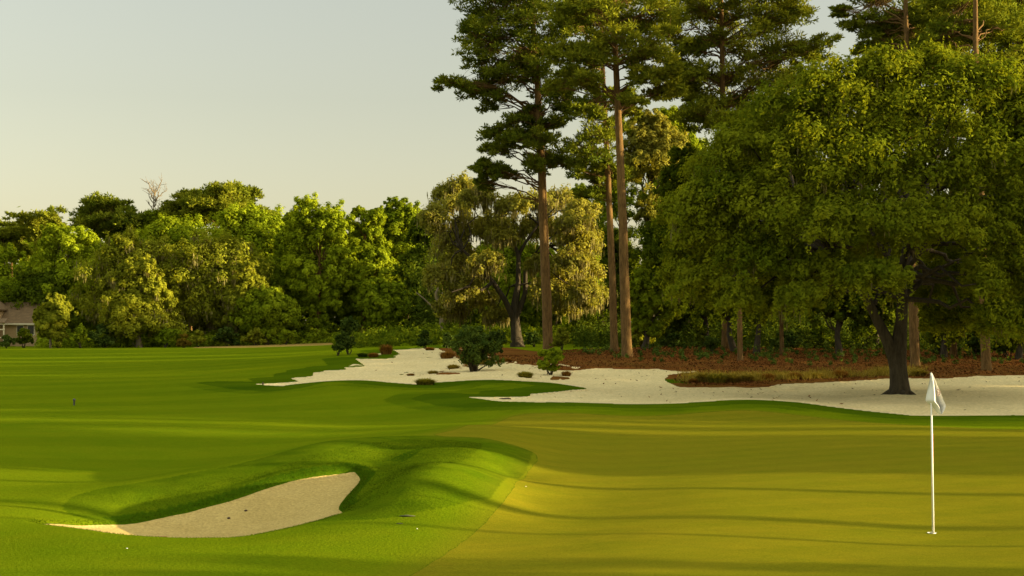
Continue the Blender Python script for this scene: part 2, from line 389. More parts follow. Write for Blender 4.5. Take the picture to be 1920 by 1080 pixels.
dry_P = poly([(330,652,100),(450,647,100),(560,643,100),(640,641,100),(650,646,100),(560,649,100),(450,652,100)])
F_dry = sdf_box(dry_P, gx, gy, 6) + wob * 3
fields = [('bunker', F_near - 0.10), ('waste_bunker', F_waste - 0.12), ('putting_green', np.minimum(F_green, -F_w - 0.3)), ('pine_straw', F_straw), ('bare_ground', F_dry)]
def clip_poly(pp, k, sign):
    o = []
    n = len(pp)
    for i in range(n):
        a, b = pp[i], pp[(i + 1) % n]; fa, fb = sign * a[3 + k], sign * b[3 + k]
        if fa >= 0: o.append(a)
        if (fa >= 0) != (fb >= 0): o.append(a + (b - a) * (fa / (fa - fb)))
    return o
VF = np.c_[V, np.stack([f for _, f in fields], 1)]
full = Q; mixed = []       # remaining whole quads and remaining cut polygons
regions = {}
for k, (nm, f) in enumerate(fields):
    s = f[full] >= 0; cnt = s.sum(1)
    inq = full[cnt == 4]; mq = full[(cnt > 0) & (cnt < 4)]; full = full[cnt == 0]
    polys = mixed + [VF[q] for q in mq]; mixed = []; inside = []
    for pp in polys:
        pp = list(pp); a = clip_poly(pp, k, 1); b = clip_poly(pp, k, -1)
        if len(a) > 2: inside.append(a)
        if len(b) > 2: mixed.append(b)
    regions[nm] = (inq, inside)
regions['ground'] = (full, mixed)

def region_mesh(name, quads, polys, mat, label, cat):
    used, inv = np.unique(quads, return_inverse=True); inv = inv.reshape(quads.shape)
    vs = [V[used]]; loops = [inv.ravel()]; tot = [np.full(len(quads), 4)]; b = len(used)
    key = {tuple(np.round(V[u], 4)): i for i, u in enumerate(used)} if len(polys) else {}
    ev = []
    for pp in polys:
        l = []
        for p in pp:
            kk = tuple(np.round(p[:3], 4))
            if kk not in key: key[kk] = b + len(ev); ev.append(p[:3])
            if not l or l[-1] != key[kk]: l.append(key[kk])
        if len(l) > 1 and l[0] == l[-1]: l.pop()
        if len(l) > 2: loops.append(np.array(l)); tot.append(np.array([len(l)]))
    if ev: vs.append(np.array(ev))
    vs = np.concatenate(vs); loops = np.concatenate(loops).astype(np.int32); tot = np.concatenate(tot).astype(np.int32)
    me = bpy.data.meshes.new(name); me.vertices.add(len(vs)); me.vertices.foreach_set('co', vs.astype(np.float32).ravel())
    me.loops.add(len(loops)); me.loops.foreach_set('vertex_index', loops); me.polygons.add(len(tot))
    me.polygons.foreach_set('loop_start', np.r_[0, np.cumsum(tot)[:-1]].astype(np.int32)); me.polygons.foreach_set('loop_total', tot)
    me.polygons.foreach_set('use_smooth', np.ones(len(tot), bool)); me.update(calc_edges=True)
    if name == 'ground':
        rv = np.zeros(len(vs), np.float32); rv[:len(used)] = F_rough_shade[used]; rv[len(used):] = (vs[len(used):, 1] < 66) * .8
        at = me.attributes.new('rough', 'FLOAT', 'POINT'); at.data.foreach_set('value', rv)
        cv_ = np.full(len(vs), .55, np.float32); cv_[:len(used)] = np.clip(1 + F_green[used] / .55, 0, 1) * .55; cv_[len(used):] = sdf_box(green_P, vs[len(used):, 0], vs[len(used):, 1]) > -.3; cv_[len(used):] *= .55
        at = me.attributes.new('collar', 'FLOAT', 'POINT'); at.data.foreach_set('value', cv_)
    return tag(link(name, me, mat), label, cat, kind='structure')

def ground_mat(name, cols, scales, bump, extra=None, rough=0.9):
    m, n, o = mat_base(name)
    p = pos(n); a = noise(n, scales[0], 5, 0.6, p); b = noise(n, scales[1], 4, 0.7, p); c = noise(n, scales[2], 3, 0.7, p)
    col = ramp(n, a, [(0.3, cols[0]), (0.7, cols[1])])
    col = mixc(n, ramp(n, b, [(0.35, (0, 0, 0)), (0.75, (1, 1, 1))]), col, mixc(n, 0.55, col, cols[2]))
    g = ramp(n, c, [(0.3, (0.78, 0.78, 0.78)), (0.7, (1.2, 1.2, 1.2))])
    col = mixc(n, 1.0, col, g, 'MULTIPLY')
    if extra: col = extra(n, col)
    s = N(n, 'ShaderNodeBsdfPrincipled'); s.inputs['Roughness'].default_value = rough; s.inputs['Specular IOR Level'].default_value = 0.0
    n.links.new(col, s.inputs['Base Color'])
    bp = N(n, 'ShaderNodeBump'); bp.inputs['Strength'].default_value = bump; bp.inputs['Distance'].default_value = 0.03
    n.links.new(c, bp.inputs['Height']); n.links.new(bp.outputs[0], s.inputs['Normal']); n.links.new(s.outputs[0], o.inputs[0])
    return m

def mow(n, col):
    t = N(n, 'ShaderNodeTexWave', wave_type='BANDS', bands_direction='X', wave_profile='SIN')
    t.inputs['Scale'].default_value = 0.055; t.inputs['Distortion'].default_value = 0.6; t.inputs['Detail'].default_value = 1
    n.links.new(pos(n, 1, 1, 1, math.radians(58)), t.inputs['Vector'])
    k = ramp(n, t.outputs['Fac'], [(0.42, (0.95, 0.96, 0.95)), (0.58, (1.06, 1.04, 1.05))])
    pt = ramp(n, noise(n, .035, 3, .6, pos(n)), [(.35, (.90, .93, .95)), (.65, (1.10, 1.06, 1.0))]); col = mixc(n, 1.0, col, pt, 'MULTIPLY')
    col = mixc(n, 1.0, col, k, 'MULTIPLY')
    a2 = N(n, 'ShaderNodeAttribute', attribute_name='collar')
    col = mixc(n, a2.outputs['Fac'], col, (0.158, 0.150, 0.007))
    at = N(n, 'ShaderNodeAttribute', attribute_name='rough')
    return mixc(n, at.outputs['Fac'], col, mixc(n, 1.0, col, (0.31, 0.47, 0.6), 'MULTIPLY'))  # darker rough colour, with painted shade on the near bunker bank

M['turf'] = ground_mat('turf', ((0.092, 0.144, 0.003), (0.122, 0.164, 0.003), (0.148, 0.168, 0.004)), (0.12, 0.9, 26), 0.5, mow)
def mottle(n, col):
    f = noise(n, 1.6, 6, .75, pos(n, 1, 1.6, 1)); col = mixc(n, 1.0, col, ramp(n, f, [(.32, (.90, .93, .96)), (.68, (1.10, 1.06, 1.02))]), 'MULTIPLY')
    t = N(n, 'ShaderNodeTexWave', wave_type='BANDS', bands_direction='X', wave_profile='SIN'); t.inputs['Scale'].default_value = .28; t.inputs['Distortion'].default_value = .8
    n.links.new(pos(n, 1, 1, 1, math.radians(64)), t.inputs['Vector'])
    return mixc(n, 1.0, col, ramp(n, t.outputs['Fac'], [(.4, (.965, .975, .97)), (.6, (1.03, 1.02, 1.03))]), 'MULTIPLY')
M['green'] = ground_mat('putting_turf', ((0.155, 0.146, 0.007), (0.184, 0.156, 0.008), (0.148, 0.158, 0.006)), (0.16, 0.7, 40), 0.2, mottle)
M['sand'] = ground_mat('sand', ((0.44, 0.32, 0.110), (0.53, 0.39, 0.14), (0.38, 0.27, 0.085)), (0.5, 2.6, 22), 0.7)
M['wsand'] = ground_mat('waste_sand', ((0.66, 0.535, 0.275), (0.75, 0.61, 0.32), (0.54, 0.42, 0.19)), (0.3, 1.2, 9), 0.7)
M['straw'] = ground_mat('straw', ((0.085, 0.028, 0.007), (0.20, 0.070, 0.017), (0.17, 0.11, 0.02)), (0.35, 0.5, 7), 1.0)
M['dry'] = ground_mat('dry_ground', ((0.26, 0.17, 0.04), (0.34, 0.22, 0.06), (0.22, 0.18, 0.03)), (0.2, 0.6, 5), 0.5)
info = {'bunker': (M['sand'], 'pale sand bunker in the foreground with a turfed finger reaching into its right end', 'bunker'),
        'waste_bunker': (M['wsand'], 'long pale waste bunker winding behind the green to the oak', 'bunker'),
        'putting_green': (M['green'], 'short olive putting green around the flagstick', 'green'),
        'pine_straw': (M['straw'], 'reddish pine straw bank under the trees behind the sand', 'pine straw'),
        'bare_ground': (M['dry'], 'dry tan strip of bare ground at the foot of the left wood', 'bare ground'),
        'ground': (M['turf'], 'mown green fairway and rough around the bunkers', 'fairway')}
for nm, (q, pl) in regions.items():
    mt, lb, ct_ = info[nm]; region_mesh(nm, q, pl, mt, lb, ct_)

# final ground height for things that stand on it
def bilin(x, y):
    i = np.clip(np.searchsorted(yrow, y) - 1, 0, nr - 2); ty = (y - yrow[i]) / (yrow[i + 1] - yrow[i])
    ww = x / (np.maximum(y, 3) + 6); j = np.clip(np.searchsorted(wcol, ww) - 1, 0, nc - 2); tx = (ww - wcol[j]) / (wcol[j + 1] - wcol[j])
    g = gz.reshape(nr, nc)
    return (g[i, j] * (1 - tx) + g[i, j + 1] * tx) * (1 - ty) + (g[i + 1, j] * (1 - tx) + g[i + 1, j + 1] * tx) * ty
def GZ(x, y): return float(bilin(np.array([x]), np.array([y]))[0])

# ------------------------------------------------------------------ foliage
def rdir(n):
    v = rng.normal(size=(n, 3)); return v / np.linalg.norm(v, axis=1, keepdims=True)

def cards(c, nrm, size, asp, tint, vert=None):
    """diamond leaves: centres c, normals nrm, half length size"""
    n = len(c); nrm = nrm / (np.linalg.norm(nrm, axis=1, keepdims=True) + 1e-9)
    r = rdir(n) if vert is None else vert
    a = np.cross(nrm, r); a /= (np.linalg.norm(a, axis=1, keepdims=True) + 1e-9); b = np.cross(nrm, a)
    s = size[:, None]
    V = np.stack([c - b * s, c + a * s * asp, c + b * s, c - a * s * asp], 1).reshape(-1, 3)
    return V, np.arange(4 * n).reshape(n, 4), tint

def clump_leaves(cc, cr, per, size, asp=0.6, tb=None, flat=1.0, up=0.35, cen=None):
    """leaves round clump centres cc (m,3) with radii cr"""
    m = len(cc); k = np.repeat(np.arange(m), per); n = len(k)
    d = rdir(n); rad = (rng.random(n) ** 0.45)
    off = d * (rad * cr[k])[:, None]; off[:, 2] *= flat
    c = cc[k] + off
    nrm = d + rdir(n) * 0.6 + np.array([0, 0, up])
    if cen is not None:
        q = c - cen; nrm = nrm + 0.7 * q / (np.linalg.norm(q, axis=1, keepdims=True) + 1e-6)
    s = size * (0.6 + 0.8 * rng.random(n))
    t = np.clip((tb[k] if tb is not None else 0.5) + rng.normal(size=n) * 0.16, 0, 1)
    return cards(c, nrm, s, asp, t)

def join(parts):
    vs, fs, ts = [], [], []; b = 0
    for v, f, t in parts: vs.append(v); fs.append(f + b); ts.append(t); b += len(v)
    return np.concatenate(vs), np.concatenate(fs), np.concatenate(ts)

def lobe_clumps(lobes, dens, crel=(0.22, 0.36), cmax=1e9, inner=0.45):
    """lobes (n,6): centre and radii -> clumps lying mostly towards each lobe's surface"""
    cc, cr, ct = [], [], []
    for L_ in lobes:
        c = L_[:3]; r = L_[3:6]; rm = r.mean()
        cs = min(cmax, rm * 0.5 * (crel[0] + crel[1]))
        n = max(5, int(dens * (r[0] * r[1] * r[2]) ** (2 / 3) / cs ** 2))
        d = rdir(n); d[:, 2] = np.where(d[:, 2] < -0.5, -d[:, 2] * .6, d[:, 2])
        q = inner + (1 - inner) * rng.random(n) ** 0.6
        cc.append(c + d * q[:, None] * r); rr = np.minimum(cmax, rm * rng.uniform(*crel, n)); cr.append(rr)
        ct.append(np.clip(0.5 + rng.normal() * 0.13 + rng.normal(size=n) * 0.16, 0, 1))
    return np.concatenate(cc), np.concatenate(cr), np.concatenate(ct)

def limb(mb, a, b, r0, r1, sag=0.0, n=6, seg=6, wig=0.06):
    a = np.array(a, float); b = np.array(b, float); Ln = np.linalg.norm(b - a)
    j = rdir(seg + 1) * Ln * wig; j[0] = 0; j[-1] = 0
    pts = [a + (b - a) * t + np.array([0, 0, 1]) * sag * Ln * math.sin(math.pi * t) + j[i] for i, t in enumerate(np.linspace(0, 1, seg + 1))]
    mb.tube(pts, [r0 + (r1 - r0) * t for t in np.linspace(0, 1, seg + 1)], n=n, cap=False)
    return pts

def on_path(path, z):
    """point of a trunk path at height z"""
    p = np.array(path); i = int(np.clip(np.searchsorted(p[:, 2], z) - 1, 0, len(p) - 2))
    t = np.clip((z - p[i, 2]) / (p[i + 1, 2] - p[i, 2] + 1e-9), 0, 1); return p[i] + (p[i + 1] - p[i]) * t

def finish_tree(name, label, cat, base, trunk_mb, bark, crowns, group=None, trunk_name='trunk'):
    root = empty(name, base); tag(root, label, cat, group)
    if trunk_mb is not None and trunk_mb.v: trunk_mb.build(trunk_name, bark, root, base, smooth=True)
    for nm, (v, f, t), mt in crowns:
        link(nm, mesh_np(nm, v - np.array(base), f, 4, t), mt, root)
    return root

def px_lobes(rows, Y, dscale=0.85, dj=0.35):
    """rows: (px, py, rx px, ry px[, depth offset m])"""
    o = []
    for r in rows:
        rx = r[2] / FP * Y; rz = r[3] / FP * Y; dy = r[4] if len(r) > 4 else rng.uniform(-dj, dj) * rx
        o.append((X(r[0], Y), Y + dy, Z(r[1], Y), rx, rx * dscale, rz))
    return np.array(o)

def envelope_lobes(cx, top, w, bot, Y, n, shape='round'):
    rows = []
    for i in range(n):
        h = (i + 0.5) / n; h = np.clip(h + rng.uniform(-.5, .5) / n, 0.02, 0.98)     # 0 top .. 1 bottom
        prof = {'round': math.sin(math.pi * (0.12 + 0.80 * h)) ** 0.6, 'cone': 0.35 + 0.65 * h ** 0.8, 'top': max(0.3, math.sin(math.pi * (0.25 + 0.7 * h)))}[shape]
        rx = w * 0.5 * prof * rng.uniform(0.48, 0.70)
        off = (w * 0.56 * prof - rx) * (1 if i % 2 else -1) * rng.uniform(0.3, 1.0)
        ry = rx * rng.uniform(0.65, 0.9)
        rows.append((cx + off, top + ry * .9 + (bot - top - ry * 1.7) * h, rx, ry))
    return rows

GL_ = 'trees lining the far side of the fairway'
def broadleaf(name, label, px, top, w, bot, Y, kind='mid', n=9, leaf=None, per=34, dens=1.5, trunk=None, moss=0, shape='round', rows=None, group=None, base_px=None, bark='greybark', cat='tree', cmax=1e9, dscale=.85):
    Yb = Y; bx = X(base_px if base_px is not None else px, Y); bz = GZ(bx, Y); base = (bx, Y, bz)
    if group == GL_: w *= 1.18
    rows = rows or envelope_lobes(px, top, w, bot, Y, int(n * 1.6), shape)
    lobes = px_lobes(rows, Y, dscale)
    leaf = leaf or 0.00082 * Y
    cc, cr, ct = lobe_clumps(lobes, dens * 2.1, cmax=cmax, inner=.5)
    # uneven outline: stray sprays outside the lobes, and pockets where the crown thins out
    k = rng.random(len(cc)) < .28; mid_ = lobes[:, :3].mean(0); q = cc - mid_; ln_ = np.linalg.norm(q, axis=1, keepdims=True) + 1e-6
    cc = cc + np.where(k[:, None], q / ln_ * cr[:, None] * rng.uniform(.4, 1.9, (len(cc), 1)), 0) + rng.normal(size=cc.shape) * cr[:, None] * .45
    cr = np.where(k, cr * .62, cr * rng.uniform(.7, 1.15, len(cr)))
    sc_ = 9.0 / (w / FP * Y + 2); hol = vnoise(cc[:, 0] * sc_ * .35 + px, cc[:, 2] * sc_ * .45, 51) + .5 * vnoise(cc[:, 1] * sc_ * .5, cc[:, 2] * sc_ + px, 52)
    kp = hol > -.40; cc, cr, ct = cc[kp], cr[kp], ct[kp]
    ct = np.clip(ct + .35 * vnoise(cc[:, 0] * sc_ * .3, cc[:, 2] * sc_ * .3, 53), 0, 1)
    cc[:, 2] = np.maximum(cc[:, 2], bz + cr * 0.5)
    crown = clump_leaves(cc, cr * 1.28, int(per * 2.3), leaf * 1.1, tb=ct, cen=lobes[:, :3].mean(0))
    mb = MB(); tr = trunk or max(0.12, w / FP * Y * 0.035)
    tz = max(lobes[:, 2]); topp = np.array([lobes[:, 0].mean(), Y, tz])
    path = [np.array([bx, Y, bz - 0.1]) + (topp - np.array([bx, Y, bz])) * t + rdir(1)[0] * [1, 1, 0] * tr * 0.9 * (t > 0) for t in np.linspace(0, 1, 7)]
    mb.tube(path, [tr * (1.35 if i == 0 else 1 - 0.8 * i / 6) for i in range(7)], n=8, cap=False)
    for L_ in lobes:
        z0 = bz + (L_[2] - bz) * rng.uniform(0.45, 0.75); a = on_path(path, z0); limb(mb, a, L_[:3], tr * 0.4, tr * 0.1, n=5)
    crowns = [('crown', crown, M[kind])]
    if moss:
        k = rng.integers(0, len(cc), int(len(cc) * moss)); mm = np.repeat(k, 14)
        o = rng.normal(size=(len(mm), 3)) * (cr[mm] * 0.6)[:, None]; ln = leaf * rng.uniform(1.2, 3.4, len(mm))
        c = cc[mm] + o - np.array([0, 0, 1]) * (cr[mm] * 0.5 + ln)[:, None]
        nrm = rdir(len(mm)); nrm[:, 2] *= 0.1; vert = np.tile([0, 0, 1.0], (len(mm), 1))
        c[:, 2] = np.maximum(c[:, 2], bz + ln * 1.2)
        crowns.append(('moss', cards(c, nrm, ln, 0.22, rng.random(len(mm)), vert), M['moss']))
    return finish_tree(name, label, cat, base, mb, M[bark], crowns, group)

def pine(label, base_px, Y, trunk_px, rows, rad, kind='needle', leaf=0.16, clump=0.5, per=34, dens=0.8, group=None, name='pine_tree', limbs=True, flat=.7, floor=None, back=False):
    leaf *= .8; per = int(per * 1.6)
    """trunk_px: points (px, py) from the base upward; rows: branch pads (px,py,rx,ry[,depth])"""
    bx = X(base_px, Y); bz = GZ(bx, Y); base = (bx, Y, bz)
    path = [np.array([bx, Y, bz - 0.15])] + [np.array([X(p[0], Y), Y + rng.uniform(-.1, .1), Z(p[1], Y)]) for p in trunk_px]
    # resample
    P_ = []
    for a, b in zip(path[:-1], path[1:]):
        for t in np.linspace(0, 1, 5, endpoint=False): P_.append(a + (b - a) * t)
    P_.append(path[-1]); m = len(P_); hh = P_[-1][2] - bz
    mb = MB(); mb.tube(P_, [rad * (1.25 if i == 0 else (1 - 0.72 * (max(0, p[2] - bz) / hh) ** 1.3)) for i, p in enumerate(P_)], n=12, cap=False, wob=0.03)
    if len(rows[0]) <= 4:
        rows = [(r[0] + rng.uniform(-14, 14) * q, r[1] + rng.uniform(-10, 10) * q, r[2] * 1.12, r[3] * 1.15) for r in rows for q in (0, 1, 1.4)]
    lobes = px_lobes(rows, Y, 0.9, 0.6)
    if len(rows[0]) <= 4: lobes[:, 1] = Y + rng.uniform(-1, 1, len(rows)) * np.abs(lobes[:, 3]) * 1.8
    if back: lobes[:, 1] = Y + rng.uniform(1.2, 4, len(lobes))
    cc, cr, ct = lobe_clumps(lobes, dens * 2.5, crel=(0.3, 0.45), cmax=clump * 1.1, inner=0.15)
    if limbs:
        for q, L_ in enumerate(lobes):
            z0 = min(P_[-1][2] - 0.3, max(bz + 2, L_[2] - 0.35 * abs(L_[0] - on_path(P_, L_[2])[0]) + rng.uniform(-.3, .3)))
            a = on_path(P_, z0); rr = rad * 0.17; pts = limb(mb, a, L_[:3], rr, rr * 0.4, sag=0.08, n=6)
            own = cc[np.abs(cc - L_[:3]).max(1) < max(L_[3:6]) * 1.05][:16]
            for c in own: limb(mb, pts[rng.integers(3, 7)], c, rr * 0.3, rr * 0.1, sag=0.05, n=4, seg=3)
    m_ = len(cc); k = np.repeat(np.arange(m_), per); n = len(k); d = rdir(n); d[:, 2] = d[:, 2] * .8 + .25
    q = rng.random(n) ** .5; c = cc[k] + d * (q * cr[k])[:, None] * np.array([1, 1, flat])
    # needles point out of the tuft
    nrm = np.cross(d, rdir(n)); vert = d
    t = np.clip(ct[k] + rng.normal(size=n) * 0.15, 0, 1)
    crown = cards(c, nrm, leaf * (0.6 + 0.8 * rng.random(n)), 0.34, t, vert)
    return finish_tree(name, label, 'pine tree', base, mb, M['pinebark'], [('crown', crown, M[kind])], group)

def pads(cx, cy, w, h, n, rx, ry):
    """n branch pads spread over an ellipse of the picture"""
    o = []
    for i in range(n):
        a = rng.uniform(0, 2 * math.pi); r = math.sqrt(rng.random())
        o.append((cx + w / 2 * r * math.cos(a), cy + h / 2 * r * math.sin(a), rx * rng.uniform(.7, 1.3), ry * rng.uniform(.7, 1.3)))
    return o

# ---- big live oak beyond the right side of the green
def big_oak():
    Y = 55.0; bx = X(1686, Y); bz = GZ(bx, Y); base = (bx, Y, bz)
    rows = [(1440,235,85,60),(1530,200,85,60),(1620,165,80,45),(1700,155,75,42),(1780,190,85,55),(1600,240,120,75),(1720,240,120,80),(1850,240,70,60),(1890,300,70,70),
            (1385,305,80,60),(1340,378,72,56),(1290,400,55,55),(1320,460,70,55),(1400,400,90,70),(1480,320,100,80),(1560,340,110,80),(1680,340,120,90),(1800,340,100,80),(1400,500,80,55),(1480,440,90,70),
            (1500,520,70,45),(1590,440,100,70),(1700,440,90,60),(1800,440,100,70),(1880,420,90,80),(1840,520,90,60),(1920,520,90,70),(1290,530,50,45),(1360,560,50,40),(1580,530,60,35),(1760,540,50,45),(1900,600,70,45),(1980,430,80,100),(1960,330,70,80),(1460,565,45,30),(1810,600,45,35)]
    lob = []
    for r in rows:
        rx = r[2] / FP * Y; rz = r[3] / FP * Y
        for sdy in (-1, 1):
            ex = (r[0] - 1640) / 380; ez = (r[1] - 400) / 300; dmax = 6.2 * math.sqrt(max(0.06, 1 - 0.75 * (ex * ex + ez * ez)))
            lob.append((X(r[0], Y), Y + sdy * (dmax - rx * 0.5) * rng.uniform(.75, 1.0), Z(r[1], Y), rx, rx * 0.85, rz))
    lob = np.array(lob)
    cc, cr, ct = lobe_clumps(lob, 3.4, crel=(0.14, 0.25), cmax=0.5, inner=0.35)
    ct = np.clip(ct + .5 * vnoise(cc[:, 0] * .55 + 9, cc[:, 2] * .55 + cc[:, 1] * .2, 41), 0, 1)
    hole = vnoise(cc[:, 0] * .8, cc[:, 2] * .9 + cc[:, 1] * .25, 42) + .5 * vnoise(cc[:, 0] * 2 + 3, cc[:, 2] * 2, 43); keep = hole > -.33
    cc, cr, ct = cc[keep], cr[keep], ct[keep]
    crown = clump_leaves(cc, cr * 1.3, 62, 0.078, asp=0.5, tb=ct, flat=0.85, cen=np.array([X(1640, Y), Y, Z(420, Y)]))
    # drooping sprays that hang from the outer boughs
    nS = 2600; k = rng.integers(0, len(cc), nS); s1 = cc[k]; oc = s1 - np.array([X(1640, Y), Y, Z(400, Y)]); oc[:, 2] *= .2; oc /= np.linalg.norm(oc, axis=1, keepdims=True) + 1e-6
    l1 = rng.uniform(.3, 1.25, nS); kk = np.repeat(np.arange(nS), 34); tt = rng.random(len(kk))
    pc = s1[kk] + oc[kk] * (l1[kk] * .55 * tt)[:, None] + np.array([0, 0, 1.0]) * (l1[kk] * (.35 * tt - 1.3 * tt * tt))[:, None] + rng.normal(size=(len(kk), 3)) * .055
    spray = cards(pc, rdir(len(kk)) + oc[kk] * .7 + [0, 0, .4], .07 * (.6 + .8 * rng.random(len(kk))), .45, np.clip(np.repeat(rng.normal(.55, .2, nS), 34) + rng.normal(size=len(kk)) * .1, 0, 1))
    # fringe of upright sprigs on the top of the crown
    topc = cc[cc[:, 2] > Z(300, Y)]
    k = rng.integers(0, len(topc), 900); s0 = topc[k] + rdir(900) * 0.3; ln = rng.uniform(.25, .7, 900)
    kk = np.repeat(np.arange(900), 12); tt = rng.random(len(kk)); dd = rdir(900) * .5 + np.array([0, 0, .9])
    sp = cards(s0[kk] + dd[kk] * (tt * ln[kk])[:, None], rdir(len(kk)), np.full(len(kk), .055), .5, np.clip(rng.normal(.7, .2, len(kk)), 0, 1))
    mb = MB()
    def P3(px, py, dy=0): return np.array([X(px, Y), Y + dy, Z(py, Y)])
    b0 = np.array([bx, Y, bz - .2])
    mb.tube([b0, P3(1686, 722), P3(1685, 700), P3(1684, 672), P3(1686, 640), P3(1690, 600), P3(1692, 560), P3(1690, 520), P3(1700, 460), P3(1715, 380), P3(1730, 300)], [.50, .38, .34, .33, .30, .23, .21, .19, .15, .1, .05], n=14, cap=False, wob=.05)
    mb.tube([P3(1680, 700), P3(1675, 665), P3(1660, 630), P3(1645, 600), P3(1628, 565), P3(1600, 530, -.4), P3(1560, 480, -1), P3(1520, 400, -1.5), P3(1500, 330, -1.8)], [.22, .27, .22, .19, .17, .15, .12, .09, .05], n=12, cap=False, wob=.05)
    for k_ in range(7):
        a = 2 * math.pi * k_ / 7 + .3; mb.tube([b0 + [0, 0, .5], b0 + [math.cos(a) * .35, math.sin(a) * .35, .28], b0 + [math.cos(a) * .75, math.sin(a) * .75, .12]], [.16, .13, .03], n=7, cap=False)
    st = [P3(1692, 560), P3(1690, 520), P3(1645, 600), P3(1628, 565), P3(1600, 530, -.4), P3(1700, 460), P3(1560, 480, -1)]
    for L_ in lob:
        a = min(st, key=lambda s: np.linalg.norm(s - L_[:3]) + rng.uniform(0, 1.5)); limb(mb, a, L_[:3], .11, .03, sag=.06, n=6)
    k = rng.integers(0, len(cc), 420); mm = np.repeat(k, 5); ln = rng.uniform(.08, .26, len(mm))
    c = cc[mm] + rng.normal(size=(len(mm), 3)) * .15 - np.array([0, 0, 1]) * (cr[mm] * .6 + ln)[:, None]
    nrm = rdir(len(mm)); nrm[:, 2] *= .1; vert = np.tile([0, 0, 1.0], (len(mm), 1))
    ms = cards(c, nrm, ln, .13, rng.random(len(mm)) * .4, vert)
    finish_tree('oak_tree', 'big round live oak with a dark forked trunk rising from the sand', 'oak tree', base, mb, M['oakbark'],
                [('crown', join([crown, sp, spray]), M['oak']), ('moss', ms, M['moss'])])
big_oak()

# ---- three tall pines in the middle
pine('leftmost of the three tall middle pines, its ragged crown spreading left over the sky', 1028, 92, [(1025, 560), (1020, 450), (1016, 330), (1010, 220), (1008, 150), (1000, 60), (995, -60), (990, -200)],
     [(850,165,28,16),(890,175,32,20),(925,185,28,18),(935,150,40,20),(900,120,34,22),(885,70,34,24),(925,90,36,26),(960,60,44,34),(910,30,40,28),(960,10,48,30),(1010,40,44,34),(1000,100,44,32),(1040,80,40,30),(960,130,40,26),(1010,150,40,24),(1040,170,36,24),
      (960,235,28,16),(935,250,28,18),(930,285,26,18),(915,310,22,16),(960,265,30,18),(990,255,24,22),(1015,275,34,26),(1040,300,28,22),(1000,310,26,24),(1060,200,30,22),(900,340,14,14),(985,215,22,14),(1035,235,24,18),(940,330,20,14),
      (900,-20,50,26),(970,-50,60,34),(1050,-40,60,34),(990,-120,70,40)], 0.33, 'needle', leaf=.15, clump=.5, per=40, dens=.75)
pine('slimmer reddish pine just left of the thickest middle trunk', 1152, 88, [(1148, 520), (1143, 400), (1138, 280), (1132, 160), (1128, 40), (1125, -60)],
     [(1090,290,34,22),(1115,255,36,24),(1095,330,30,20),(1120,300,34,26),(1150,330,28,20),(1110,360,26,16),(1085,215,30,18),(1110,190,36,22),(1150,240,30,24),(1095,130,40,26),(1130,90,44,30),(1170,190,30,22),(1130,20,50,30),(1080,60,36,26),(1120,-40,60,30)], 0.24, 'needle', leaf=.15, clump=.5, per=38, dens=.7)
pine('thickest of the three middle pines, its trunk lit along the right side', 1176, 80, [(1172, 560), (1168, 420), (1162, 280), (1156, 150), (1152, 40), (1150, -120)],
     [(1090,40,44,32),(1140,30,48,36),(1190,50,50,36),(1230,30,44,32),(1240,90,36,26),(1200,110,40,28),(1100,110,44,26),(1060,90,36,26),(1060,30,40,30),(1150,90,44,30),(1210,160,32,22),(1250,180,30,20),(1100,160,34,20),(1065,150,26,18),(1190,200,30,20),(1110,-10,50,30),(1190,-20,56,34),(1150,-80,80,40),(1245,150,26,20)], 0.30, 'needle_pale', leaf=.15, clump=.52, per=40, dens=.75)
# ---- pines behind the oak
pine('bushy pine with warm green needles rising behind the left shoulder of the big oak', 1362, 100, [(1360, 500), (1358, 350), (1356, 220), (1354, 100), (1352, -20), (1350, -120)],
     [(1300,30,40,28),(1345,20,44,32),(1400,30,46,34),(1440,60,44,32),(1480,40,40,30),(1500,90,38,24),(1520,100,30,20),(1450,110,46,32),(1400,90,44,32),(1340,80,44,30),(1290,90,36,26),(1310,140,36,26),(1370,150,44,28),(1440,160,44,26),(1490,150,32,20),(1330,190,34,22),(1400,195,40,22),(1290,160,26,20),(1350,-30,70,34),(1430,-20,60,34),(1300,-20,50,30),(1250,60,30,30),(1270,120,28,22),(1460,10,46,26),(1300,215,40,22),(1345,240,40,22),(1390,225,34,20),(1275,175,34,22)], 0.33, 'needle_pale', leaf=.17, clump=.6, per=38, dens=.9)
pine('dark pine with a brown trunk showing above the middle of the big oak', 1716, 76, [(1712, 600), (1708, 400), (1704, 240), (1702, 120), (1698, 0), (1695, -120)],
     [(1640,30,30,18),(1665,55,34,22),(1690,90,34,22),(1650,75,22,14),(1740,40,44,34),(1700,20,40,28),(1670,100,20,14),(1745,90,40,28),(1700,-40,90,40),(1665,-20,36,20),(1597,0,20,7)], 0.26, 'needle', leaf=.14, clump=.45, per=38, dens=.85, back=True)
pine('dark pine with the palest bare trunk, near the upper right corner', 1850, 72, [(1846, 600), (1840, 400), (1834, 220), (1830, 80), (1828, -40), (1826, -160)],
     [(1790,60,40,30),(1830,40,46,34),(1880,50,50,40),(1910,110,40,34),(1870,120,34,30),(1785,110,30,22),(1920,30,44,36),(1860,-20,90,40),(1930,160,30,24)], 0.25, 'needle', leaf=.14, clump=.45, per=38, dens=.85, back=True)
pine('dark pine half hidden between the two trunks above the big oak', 1788, 88, [(1787, 500), (1786, 300), (1785, 120), (1784, 0), (1784, -80)],
     pads(1780, 60, 180, 140, 16, 34, 24), 0.2, 'needle', leaf=.16, clump=.5, per=36, dens=.9)
